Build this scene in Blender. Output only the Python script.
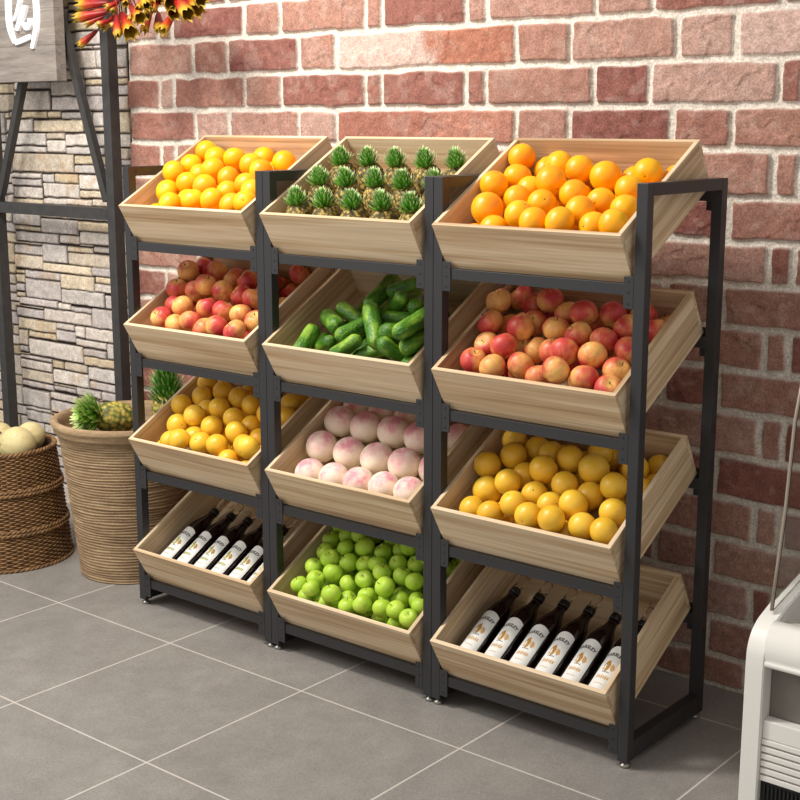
import bpy, bmesh, math, random
import numpy as np
from mathutils import Vector, Matrix, Euler

for o in list(bpy.data.objects): bpy.data.objects.remove(o)
scn = bpy.context.scene
COL = scn.collection
R = math.radians
PI = math.pi

# ------------------------------------------------------------------ camera
cam_d = bpy.data.cameras.new('camera'); cam = bpy.data.objects.new('camera', cam_d); COL.objects.link(cam)
FW = Vector((-0.62437433, 0.7543557, -0.20274165)); RT = Vector((0.77039070, 0.63757203, -0.00027659)); UP = Vector((-0.12905376, 0.15636297, 0.97923222))
m = Matrix((RT, UP, -FW)).transposed().to_4x4(); m.translation = Vector((3.4998127, -2.82812016, 1.6419348))
cam.matrix_world = m
cam_d.sensor_width = 36; cam_d.lens = 1344.646 / 800 * 36
cam_d.shift_x = (400 - 398.23) / 800; cam_d.shift_y = 0.0
cam_d.clip_start = 0.05
scn.camera = cam

# ------------------------------------------------------------------ light and exposure
w = bpy.data.worlds.new('world'); scn.world = w; w.use_nodes = True
w.node_tree.nodes['Background'].inputs[0].default_value = (1.0, 0.99, 0.975, 1)
w.node_tree.nodes['Background'].inputs[1].default_value = 0.60
def area_light(name, loc, target, size, power, color, sy=None):
    d = bpy.data.lights.new(name, 'AREA'); d.energy = power; d.color = color; d.size = size
    if sy: d.shape = 'RECTANGLE'; d.size_y = sy
    o = bpy.data.objects.new(name, d); COL.objects.link(o); o.location = loc
    o.rotation_euler = (Vector(target) - Vector(loc)).to_track_quat('-Z', 'Y').to_euler()
    return o
area_light('key_fill_light', (0.15, -1.2, 3.45), (0.35, 0.35, 0.9), 0.62, 98, (1.0, 0.965, 0.91), 0.5)
area_light('key_fill_light', (-0.9, -2.8, 3.2), (0.2, 0.2, 0.6), 1.8, 76, (1.0, 0.975, 0.94))  # fill lamp added to even out the light, not a ceiling fixture
scn.view_settings.view_transform = 'Standard'; scn.view_settings.look = 'None'
scn.view_settings.exposure = 0.0; scn.view_settings.gamma = 1.0; scn.view_settings.use_curve_mapping = False

# ------------------------------------------------------------------ helpers
def lin(c):
    return tuple(((x / 255) / 12.92 if x / 255 <= 0.04045 else ((x / 255 + 0.055) / 1.055) ** 2.4) for x in c)
def S(*c): return lin(c) + (1,)

def link(name, me, parent=None, mat=None):
    o = bpy.data.objects.new(name, me); COL.objects.link(o)
    if mat is not None:
        me.materials.clear()
        for mm in (mat if isinstance(mat, (list, tuple)) else [mat]): me.materials.append(mm)
    if parent: o.parent = parent
    return o
def bm_obj(name, bm, mat, parent=None, smooth=False):
    me = bpy.data.meshes.new(name); bm.normal_update(); bm.to_mesh(me); bm.free()
    if smooth:
        for p in me.polygons: p.use_smooth = True
    return link(name, me, parent, mat)
def tag(o, label, cat, group=None, kind=None):
    if label: o['label'] = label
    if cat: o['category'] = cat
    if group: o['group'] = group
    if kind: o['kind'] = kind
    return o
def empty(name, loc=(0, 0, 0), rot=(0, 0, 0)):
    o = bpy.data.objects.new(name, None); COL.objects.link(o); o.location = loc; o.rotation_euler = rot; o.empty_display_size = 0.05
    return o
def box(bm, x0, y0, z0, x1, y1, z1, bev=0.0, mat=0):
    vs = [bm.verts.new(v) for v in ((x0,y0,z0),(x1,y0,z0),(x1,y1,z0),(x0,y1,z0),(x0,y0,z1),(x1,y0,z1),(x1,y1,z1),(x0,y1,z1))]
    fs = [bm.faces.new([vs[i] for i in f]) for f in ((0,3,2,1),(4,5,6,7),(0,1,5,4),(1,2,6,5),(2,3,7,6),(3,0,4,7))]
    for f in fs: f.material_index = mat
    if bev > 0:
        es = list({e for f in fs for e in f.edges})
        bmesh.ops.bevel(bm, geom=es, offset=bev, segments=2, affect='EDGES', profile=0.6)
def lathe(bm, prof, n=32, mat=0, cx=0, cy=0, cap=True):
    rings = []
    for r, z in prof:
        if r < 1e-6: rings.append([bm.verts.new((cx, cy, z))])
        else: rings.append([bm.verts.new((cx + r * math.cos(2 * PI * k / n), cy + r * math.sin(2 * PI * k / n), z)) for k in range(n)])
    for a, b in zip(rings, rings[1:]):
        for k in range(n):
            k2 = (k + 1) % n
            if len(a) == 1 and len(b) == 1: continue
            if len(a) == 1: f = bm.faces.new((a[0], b[k2], b[k]))
            elif len(b) == 1: f = bm.faces.new((a[k], a[k2], b[0]))
            else: f = bm.faces.new((a[k], a[k2], b[k2], b[k]))
            f.material_index = mat; f.smooth = True
def tube(bm, pts, rad, n=8, mat=0, cap=True):
    pts = [Vector(p) for p in pts]; rads = rad if isinstance(rad, (list, tuple)) else [rad] * len(pts)
    rings = []; up = Vector((0, 0, 1)); t0 = (pts[1] - pts[0]).normalized()
    if abs(t0.dot(up)) > 0.95: up = Vector((1, 0, 0))
    nrm = t0.cross(up).normalized()
    for i, p in enumerate(pts):
        t = (pts[min(i + 1, len(pts) - 1)] - pts[max(i - 1, 0)]).normalized()
        nrm = (nrm - t * nrm.dot(t)).normalized(); bn = t.cross(nrm)
        rings.append([bm.verts.new(p + rads[i] * (nrm * math.cos(2 * PI * k / n) + bn * math.sin(2 * PI * k / n))) for k in range(n)])
    for a, b in zip(rings, rings[1:]):
        for k in range(n):
            f = bm.faces.new((a[k], a[(k + 1) % n], b[(k + 1) % n], b[k])); f.smooth = True; f.material_index = mat
    if cap:
        for rg, rev in ((rings[0], True), (rings[-1], False)):
            f = bm.faces.new(list(reversed(rg)) if rev else rg); f.material_index = mat
def bar(bm, a, b, w, d, bev=0.001, yaxis=(0, 1, 0)):
    a = Vector(a); b = Vector(b); t = (b - a); L = t.length; t.normalize(); y = Vector(yaxis); y = (y - t * y.dot(t)).normalized(); x = y.cross(t)
    M = Matrix((x, y, t)).transposed().to_4x4(); M.translation = a
    t2 = bmesh.new(); box(t2, -w / 2, -d / 2, 0, w / 2, d / 2, L, bev); t2.transform(M)
    me = bpy.data.meshes.new('tmp'); t2.to_mesh(me); t2.free(); bm.from_mesh(me); bpy.data.meshes.remove(me)

class NT:
    def __init__(s, name):
        s.m = bpy.data.materials.new(name); s.m.use_nodes = True; s.t = s.m.node_tree; s.n = s.t.nodes; s.b = s.n['Principled BSDF']
    def new(s, typ, **kw):
        nd = s.n.new(typ)
        for k, v in kw.items():
            if k.startswith('i_'): nd.inputs[k[2:].replace('_', ' ')].default_value = v
            else: setattr(nd, k, v)
        return nd
    def l(s, a, b): s.t.links.new(a, b)
    def coord(s, kind='Object', scale=(1, 1, 1), rnd=True):
        tc = s.new('ShaderNodeTexCoord'); mp = s.new('ShaderNodeMapping'); mp.inputs['Scale'].default_value = scale
        s.l(tc.outputs[kind], mp.inputs['Vector'])
        if rnd:
            oi = s.new('ShaderNodeObjectInfo'); mu = s.new('ShaderNodeMath', operation='MULTIPLY'); mu.inputs[1].default_value = 37.0
            s.l(oi.outputs['Random'], mu.inputs[0]); cb = s.new('ShaderNodeCombineXYZ')
            for i in range(3): s.l(mu.outputs[0], cb.inputs[i])
            s.l(cb.outputs[0], mp.inputs['Location'])
        return mp.outputs[0]
    def noise(s, vec, scale, detail=4, rough=.55, dist=0):
        nd = s.new('ShaderNodeTexNoise'); nd.inputs['Scale'].default_value = scale; nd.inputs['Detail'].default_value = detail
        nd.inputs['Roughness'].default_value = rough; nd.inputs['Distortion'].default_value = dist
        s.l(vec, nd.inputs['Vector']); return nd.outputs['Fac']
    def ramp(s, fac, stops, interp='LINEAR'):
        r = s.new('ShaderNodeValToRGB'); r.color_ramp.interpolation = interp; e = r.color_ramp.elements
        while len(e) < len(stops): e.new(0.5)
        for el, (p, c) in zip(e, stops): el.position = p; el.color = c if len(c) == 4 else tuple(c) + (1,)
        s.l(fac, r.inputs[0]); return r.outputs[0]
    def mix(s, fac, a, b, mode='MIX'):
        mx = s.new('ShaderNodeMix', data_type='RGBA', blend_type=mode)
        for sock, v in ((mx.inputs[0], fac), (mx.inputs[6], a), (mx.inputs[7], b)):
            if hasattr(v, 'links'): s.l(v, sock)
            else: sock.default_value = v
        return mx.outputs[2]
    def math(s, op, a, b=0.0, clamp=False):
        nd = s.new('ShaderNodeMath', operation=op); nd.use_clamp = clamp
        for sock, v in ((nd.inputs[0], a), (nd.inputs[1], b)):
            if hasattr(v, 'links'): s.l(v, sock)
            else: sock.default_value = v
        return nd.outputs[0]
    def base(s, c, rough=.5, spec=None, metal=0):
        if hasattr(c, 'links'): s.l(c, s.b.inputs['Base Color'])
        else: s.b.inputs['Base Color'].default_value = c
        if hasattr(rough, 'links'): s.l(rough, s.b.inputs['Roughness'])
        else: s.b.inputs['Roughness'].default_value = rough
        s.b.inputs['Metallic'].default_value = metal
        if spec is not None: s.b.inputs['Specular IOR Level'].default_value = spec
        return s
    def bump(s, h, strength=.3, dist=.002):
        b = s.new('ShaderNodeBump'); b.inputs['Strength'].default_value = strength; b.inputs['Distance'].default_value = dist
        s.l(h, b.inputs['Height']); s.l(b.outputs[0], s.b.inputs['Normal']); return s

# ------------------------------------------------------------------ materials
def wood(name, sc, dark, mid, light, rough=.5):
    t = NT(name); v = t.coord('Object', sc)
    n = t.noise(v, 1.0, 4, .6, .15); n2 = t.noise(v, 4.0, 3, .5)
    c = t.ramp(n, [(0.30, dark), (0.47, mid), (0.56, light), (0.72, mid)])
    g = t.ramp(n2, [(0.3, (.86, .86, .86)), (0.7, (1.05, 1.05, 1.05))])
    t.base(t.mix(1.0, c, g, 'MULTIPLY'), rough, .35); t.bump(n2, .12, .001); return t.m
WD, WM, WL = S(172, 140, 104), S(205, 176, 138), S(222, 198, 164)
M_wood_x = wood('ash_wood_along', (.75, 20, 34), WD, WM, WL)
M_wood_y = wood('ash_wood_side', (26, .75, 34), WD, WM, WL)
t = NT('pale_wood_edge'); v = t.coord('Object', (20, 20, 20)); t.base(t.ramp(t.noise(v, 3), [(.3, S(240, 220, 174)), (.7, S(252, 238, 202))]), .5); M_edge = t.m
t = NT('black_powder_coat'); v = t.coord('Object', (1, 1, 1), False); t.base(S(42, 41, 42), .42, .5); t.bump(t.noise(v, 900, 2), .08, .0005); M_black = t.m
t = NT('screw_head'); t.base(S(20, 20, 20), .5); M_screw = t.m
t = NT('foot_metal'); t.base(S(150, 145, 138), .3, metal=.8); M_foot = t.m
t = NT('sign_steel'); v = t.coord('Object', (1, 1, 1), False); t.base(t.ramp(t.noise(v, 30), [(.3, S(46, 44, 43)), (.7, S(58, 56, 54))]), .5); M_steel = t.m

def citrus(name, c0, c1, c2):
    t = NT(name); v = t.coord('Object', (1, 1, 1))
    c = t.ramp(t.noise(v, 9, 3), [(.3, c0), (.55, c1), (.75, c2)])
    t.base(c, .36, .45); t.bump(t.noise(v, 330, 2, .6), .22, .001)
    t.b.inputs['Subsurface Weight'].default_value = .12; t.b.inputs['Subsurface Radius'].default_value = (.02, .008, .002); t.b.inputs['Subsurface Scale'].default_value = .5
    return t.m
M_orange = citrus('orange_peel', S(250, 152, 8), S(255, 180, 8), S(255, 200, 20))
M_yellow = citrus('golden_peel', S(230, 172, 40), S(240, 192, 56), S(247, 206, 80))
t = NT('peel_button'); t.base(S(150, 110, 30), .7); M_button = t.m
t = NT('peel_button_green'); t.base(S(120, 120, 50), .7); M_button2 = t.m

def apple_mat(name, ya, yb, ra, rb, lo, hi, bump=.0):
    t = NT(name); tc = t.new('ShaderNodeTexCoord'); sx = t.new('ShaderNodeSeparateXYZ'); t.l(tc.outputs['Object'], sx.inputs[0])
    v = t.coord('Object', (1, 1, 1)); n = t.noise(v, 22, 3, .5)
    vs = t.coord('Object', (1, 1, .12)); st = t.noise(vs, 120, 3, .6)
    side = t.math('MULTIPLY', sx.outputs[0], 7.5); f = t.math('ADD', t.math('MULTIPLY', n, 1.0), side)
    f = t.math('ADD', f, t.math('MULTIPLY', t.math('SUBTRACT', st, .5), .35))
    # pale round the stem
    r2 = t.math('ADD', t.math('MULTIPLY', sx.outputs[0], sx.outputs[0]), t.math('MULTIPLY', sx.outputs[1], sx.outputs[1]))
    cen = t.math('SUBTRACT', 1.0, t.math('MULTIPLY', r2, 3200.0), True)
    f = t.math('SUBTRACT', f, t.math('MULTIPLY', cen, .45))
    red = t.ramp(n, [(.35, ra), (.65, rb)]); yel = t.ramp(st, [(.35, ya), (.65, yb)])
    fac = t.ramp(f, [(lo, (0, 0, 0, 1)), (hi, (1, 1, 1, 1))])
    t.base(t.mix(fac, yel, red), .42, .4)
    t.b.inputs['Subsurface Weight'].default_value = .08; t.b.inputs['Subsurface Radius'].default_value = (.02, .008, .004); t.b.inputs['Subsurface Scale'].default_value = .4
    return t.m
M_apple = apple_mat('red_apple_skin', S(234, 190, 104), S(238, 164, 92), S(216, 92, 72), S(186, 56, 56), .20, .72)
M_gapple = apple_mat('green_apple_skin', S(196, 222, 84), S(180, 210, 66), S(164, 198, 52), S(178, 210, 66), .3, .6)
t = NT('apple_stem'); t.base(S(86, 62, 34), .8); M_stem = t.m
# peach
t = NT('peach_skin'); tc = t.new('ShaderNodeTexCoord'); sx = t.new('ShaderNodeSeparateXYZ'); t.l(tc.outputs['Object'], sx.inputs[0])
v = t.coord('Object', (1, 1, 1)); n = t.noise(v, 26, 4, .6); sp = t.noise(v, 260, 2, .5)
f = t.math('ADD', t.math('MULTIPLY', sx.outputs[2], 10.0), t.math('MULTIPLY', n, 1.15))
c = t.ramp(f, [(.52, S(255, 238, 212)), (.78, S(252, 222, 204)), (.92, S(244, 186, 182)), (1.0, S(234, 152, 160))])
t.base(t.mix(t.ramp(sp, [(.62, (0, 0, 0, 1)), (.72, (.5, .5, .5, 1))]), c, S(248, 222, 190)), .6, .25); t.b.inputs['Sheen Weight'].default_value = .2
M_peach = t.m
# cucumber
t = NT('cucumber_skin'); v = t.coord('Object', (1, 1, .35)); n = t.noise(v, 40, 3); vb = t.coord('Object', (1, 1, .8)); nb = t.noise(vb, 150, 2)
t.base(t.mix(t.ramp(nb, [(.62, (0, 0, 0, 1)), (.75, (.6, .6, .6, 1))]), t.ramp(n, [(.3, S(44, 86, 20)), (.5, S(74, 122, 30)), (.72, S(148, 180, 60))]), S(140, 190, 90)), .4, .4)
t.bump(nb, .8, .004); M_cuc = t.m
# pineapple
def leaf_mat(name, a, b, tip, k):
    t = NT(name); at = t.new('ShaderNodeAttribute', attribute_name='along'); v = t.coord('Object', (1, 1, 1)); n = t.noise(v, 60, 2)
    c = t.mix(n, a, b); c = t.mix(t.ramp(at.outputs['Fac'], [(k, (0, 0, 0, 1)), (1, (1, 1, 1, 1))]), c, tip); t.base(c, .45, .4); return t.m
M_crown = leaf_mat('pineapple_crown_leaf', S(72, 148, 40), S(132, 194, 72), S(240, 242, 196), .66)
M_crown2 = leaf_mat('pale_crown_leaf', S(84, 142, 44), S(150, 190, 76), S(228, 236, 160), .6)
t = NT('pineapple_rind'); v = t.coord('Object', (1, 1, 1)); vo = t.new('ShaderNodeTexVoronoi'); vo.inputs['Scale'].default_value = 95; t.l(v, vo.inputs['Vector'])
t.base(t.ramp(vo.outputs['Distance'], [(.05, S(214, 190, 96)), (.35, S(160, 130, 60)), (.62, S(74, 66, 30))]), .7); t.bump(vo.outputs['Distance'], -.6, .004); M_rind = t.m
t = NT('potted_pineapple_rind'); v = t.coord('Object', (1, 1, 1)); vo = t.new('ShaderNodeTexVoronoi'); vo.inputs['Scale'].default_value = 60; t.l(v, vo.inputs['Vector'])
t.base(t.ramp(vo.outputs['Distance'], [(.05, S(214, 184, 90)), (.3, S(188, 166, 78)), (.5, S(140, 138, 62)), (.7, S(90, 92, 42))]), .6); t.bump(vo.outputs['Distance'], -.7, .006); M_rind2 = t.m
# bottle
t = NT('dark_liquor'); t.base(S(24, 9, 8), .12, .5); M_liquor = t.m
t = NT('clear_glass'); t.base((.96, .93, .88, 1), .03, .5); t.b.inputs['Transmission Weight'].default_value = 1.0; t.b.inputs['IOR'].default_value = 1.3; M_glass = t.m
t = NT('bottle_collar'); t.base(S(26, 22, 24), .35, .5); M_collar = t.m
t = NT('label_paper'); v = t.coord('Object', (1, 1, 1)); t.base(t.ramp(t.noise(v, 60), [(.3, S(226, 224, 218)), (.7, S(240, 238, 232))]), .55); M_label = t.m
t = NT('label_print'); t.base(S(40, 36, 34), .6); M_print = t.m
t = NT('label_gold'); t.base(S(176, 128, 52), .5); M_gold = t.m
t = NT('label_olive'); t.base(S(160, 156, 66), .5); M_olive = t.m
t = NT('label_ochre'); t.base(S(206, 160, 96), .5); M_ochre = t.m

# ------------------------------------------------------------------ floor
def floor_mat():
    t = NT('grey_tile'); tc = t.new('ShaderNodeTexCoord'); sx = t.new('ShaderNodeSeparateXYZ'); t.l(tc.outputs['Object'], sx.inputs[0])
    def line(o, off, pitch):
        a = t.math('DIVIDE', t.math('SUBTRACT', o, off), pitch); fr = t.math('FRACT', t.math('ADD', a, 100.5))
        d = t.math('MULTIPLY', t.math('ABSOLUTE', t.math('SUBTRACT', fr, .5)), pitch); return d
    dx = line(sx.outputs[0], -.2206, .5788); dy = line(sx.outputs[1], -.1765, .5812)
    d = t.math('MINIMUM', dx, dy); g = t.ramp(d, [(.0017, (1, 1, 1, 1)), (.0026, (0, 0, 0, 1))])
    v = t.coord('Object', (1, 1, 1), False); n1 = t.noise(v, 4, 4); n2 = t.noise(v, 210, 4, .75); n3 = t.noise(v, 14, 5, .6)
    c = t.ramp(n1, [(.3, S(131, 126, 121)), (.7, S(143, 138, 132))])
    c = t.mix(1.0, c, t.ramp(n2, [(.32, (.76, .76, .76)), (.68, (1.22, 1.21, 1.20))]), 'MULTIPLY'); c = t.mix(.22, c, t.ramp(n3, [(.35, (.42, .42, .42)), (.65, (.6, .6, .6))]), 'OVERLAY')
    c = t.mix(g, c, S(214, 204, 194)); t.base(c, t.ramp(n3, [(.3, (.34,) * 3), (.7, (.5,) * 3)]), .45); t.bump(t.math('SUBTRACT', n2, t.math('MULTIPLY', g, 2)), .1, .001); return t.m
bm = bmesh.new(); box(bm, -3.5, -2.2, -.05, 3.6, .70, .012); tag(bm_obj('floor', bm, floor_mat()), 'grey stone floor tiles with pale grout lines', 'floor', kind='structure')

# ------------------------------------------------------------------ walls as relief
rng = np.random.default_rng(11)
def vnoise(X, Z, f, seed):
    rg = np.random.default_rng(seed); g = rg.random((256, 256)); a = X * f + 50; b = Z * f + 50
    i = np.floor(a).astype(int); j = np.floor(b).astype(int); u = a - i; v = b - j; u = u * u * (3 - 2 * u); v = v * v * (3 - 2 * v)
    G = lambda p, q: g[p % 256, q % 256]
    return (G(i, j) * (1 - u) + G(i + 1, j) * u) * (1 - v) + (G(i, j + 1) * (1 - u) + G(i + 1, j + 1) * u) * v
def fbm(X, Z, f, seed, o=4): return sum(vnoise(X, Z, f * 2 ** k, seed + k) / 2 ** (k + 1) for k in range(o)) / (1 - .5 ** o)
def relief(name, x0, x1, z0, z1, step, fn, y, mat, thick=.08):
    nx = int((x1 - x0) / step) + 1; nz = int((z1 - z0) / step) + 1
    xs = np.linspace(x0, x1, nx); zs = np.linspace(z0, z1, nz); X, Z = np.meshgrid(xs, zs)
    h, c = fn(X, Z)
    co = np.stack([X, y - h, Z], -1).reshape(-1, 3)
    idx = np.arange(nx * nz).reshape(nz, nx)
    q = np.stack([idx[:-1, :-1], idx[:-1, 1:], idx[1:, 1:], idx[1:, :-1]], -1).reshape(-1, 4)
    # closed sides and back
    nb = len(co); back = np.array([[x0, y + thick, z0], [x1, y + thick, z0], [x1, y + thick, z1], [x0, y + thick, z1]])
    allco = np.vstack([co, back]); me = bpy.data.meshes.new(name)
    me.vertices.add(len(allco)); me.vertices.foreach_set('co', allco.ravel().astype('f4'))
    bot = list(idx[0, :]); top = list(idx[-1, ::-1]); lef = list(idx[::-1, 0]); rig = list(idx[:, -1])
    polys = [[nb + 0, nb + 3, nb + 2, nb + 1], bot[::-1] + [nb, nb + 1], rig[::-1] + [nb + 1, nb + 2], top[::-1] + [nb + 2, nb + 3], lef[::-1] + [nb + 3, nb]]
    lv = np.concatenate([q.ravel()] + [np.array(p) for p in polys]); tot = np.concatenate([np.full(len(q), 4), [len(p) for p in polys]])
    me.loops.add(len(lv)); me.loops.foreach_set('vertex_index', lv.astype('i4')); me.polygons.add(len(tot))
    me.polygons.foreach_set('loop_start', np.concatenate([[0], np.cumsum(tot)[:-1]]).astype('i4')); me.update(calc_edges=True)
    sm = np.zeros(len(tot), bool); sm[:len(q)] = True; me.polygons.foreach_set('use_smooth', sm)
    ca = me.color_attributes.new('tint', 'FLOAT_COLOR', 'POINT'); cc = np.ones((len(allco), 4), 'f4'); cc[:nb, :3] = c.reshape(-1, 3); cc[nb:, :3] = c.reshape(-1, 3).mean(0)
    ca.data.foreach_set('color', cc.ravel()); me.validate()
    return link(name, me, None, mat)
def wall_mat(name, bs):
    t = NT(name); at = t.new('ShaderNodeAttribute', attribute_name='tint'); v = t.coord('Object', (1, 1, 1), False)
    n = t.noise(v, 180, 4, .7); n2 = t.noise(v, 45, 4, .65)
    c = t.mix(1.0, at.outputs['Color'], t.ramp(n, [(.3, (.66, .63, .62)), (.7, (1.28, 1.28, 1.28))]), 'MULTIPLY')
    c = t.mix(1.0, c, t.ramp(n2, [(.3, (.86, .84, .83)), (.7, (1.10, 1.11, 1.12))]), 'MULTIPLY')
    t.base(c, .88, .2); t.bump(t.math('ADD', n, n2), bs, .003); return t.m
A_J = [-.90, -.86, -.524, -.445, -.06, .122, .505, .581, .920, 1.0, 1.385, 1.567, 1.95, 2.022, 2.40, 2.48, 2.86]
B_J = [-1.0, -.702, -.33, -.147, .204, .378, 1.113, 1.30, 1.645, 1.823, 2.19, 2.37, 2.73, 2.9]
Z_J = [.015, .113, .23, .351, .468, .588, .716, .84, .964, 1.08, 1.2, 1.317, 1.438, 1.566, 1.685, 1.807, 1.935, 2.055, 2.18, 2.32]
BR = [lin(c) for c in ((184, 137, 119), (174, 123, 107), (192, 149, 132), (160, 107, 94), (200, 162, 146), (186, 140, 122), (150, 96, 86))]
def brick_fn(X, Z):
    wx = X + (fbm(X, Z, 18, 1, 3) - .5) * .012; wz = Z + (fbm(X, Z, 14, 5, 3) - .5) * .014
    h = np.zeros_like(X); C = np.zeros(X.shape + (3,)); C[:] = np.array(lin((222, 213, 199)))
    C *= (.86 + .24 * fbm(X, Z, 30, 40))[..., None]
    mort = .0035 * (fbm(X, Z, 60, 9, 3)) ; h = mort.copy()
    rg = random.Random(5)
    fine = fbm(X, Z, 45, 20, 4); big = fbm(X, Z, 9, 30, 3)
    for r in range(len(Z_J) - 1):
        J = B_J if r % 2 else A_J; za, zb = Z_J[r] + .009, Z_J[r + 1] - .009
        for xa, xb in zip(J, J[1:]):
            width = xb - xa; g = rg.uniform(.007, .012); c0 = np.array(rg.choice(BR)); c1 = np.array(rg.choice(BR))
            if r == 15 and abs(xa - .378) < .01: c0 = np.array(lin((226, 194, 180))); c1 = np.array(lin((188, 126, 102)))
            if r == 15 and abs(xa - 1.823) < .01: c0 = c1 = np.array(lin((218, 184, 170)))
            if r % 2 == 1 and r in (13, 5) and abs(xa - .378) < .01: c0 = np.array(lin((180, 122, 104))); c1 = np.array(lin((196, 138, 118)))
            if width < .09 and r % 2 == 0: g = .010
            cx, hx = (xa + xb) / 2, width / 2 - g; cz, hz = (za + zb) / 2, (zb - za) / 2
            sl = (X > xa - .01) & (X < xb + .01) & (Z > za - .02) & (Z < zb + .02)
            if not sl.any(): continue
            qx = np.abs(wx[sl] - cx) - hx + .008; qz = np.abs(wz[sl] - cz) - hz + .008
            d = -(np.hypot(np.maximum(qx, 0), np.maximum(qz, 0)) + np.minimum(np.maximum(qx, qz), 0) - .008)
            s = np.clip(d / .006 + .3, 0, 1); s = s * s * (3 - 2 * s)
            prot = .013 + rg.uniform(-.002, .003); hh = prot + .005 * (fine[sl] - .5) - .003 * (big[sl] < .38)
            h[sl] = h[sl] * (1 - s) + s * hh
            mixf = np.clip((X[sl] - (cx + .02)) / .05 + (big[sl] - .5) * 3, 0, 1)[:, None] if width > .5 else np.clip((big[sl] - .5) * 4 + .5, 0, 1)[:, None]
            col = (c0 * (1 - mixf) + (c1 if width > .5 else c0 * .8 + c1 * .2) * mixf) * (.78 + .44 * fine[sl])[:, None]
            # lime bloom on the faces
            bl = np.clip((fbm(X[sl], Z[sl], 22, 77, 3) - .58) * 2.0, 0, .18)[:, None]; col = col * (1 - bl) + np.array(lin((222, 200, 184))) * bl
            C[sl] = C[sl] * (1 - s[:, None]) + col * .80 * s[:, None]
    return h, C
tag(relief('wall_back', -.705, 2.75, 0, 2.30, .004, brick_fn, .626, wall_mat('old_red_brick', .6)), 'old red brick wall with thick pale mortar', 'wall', kind='structure')

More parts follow.
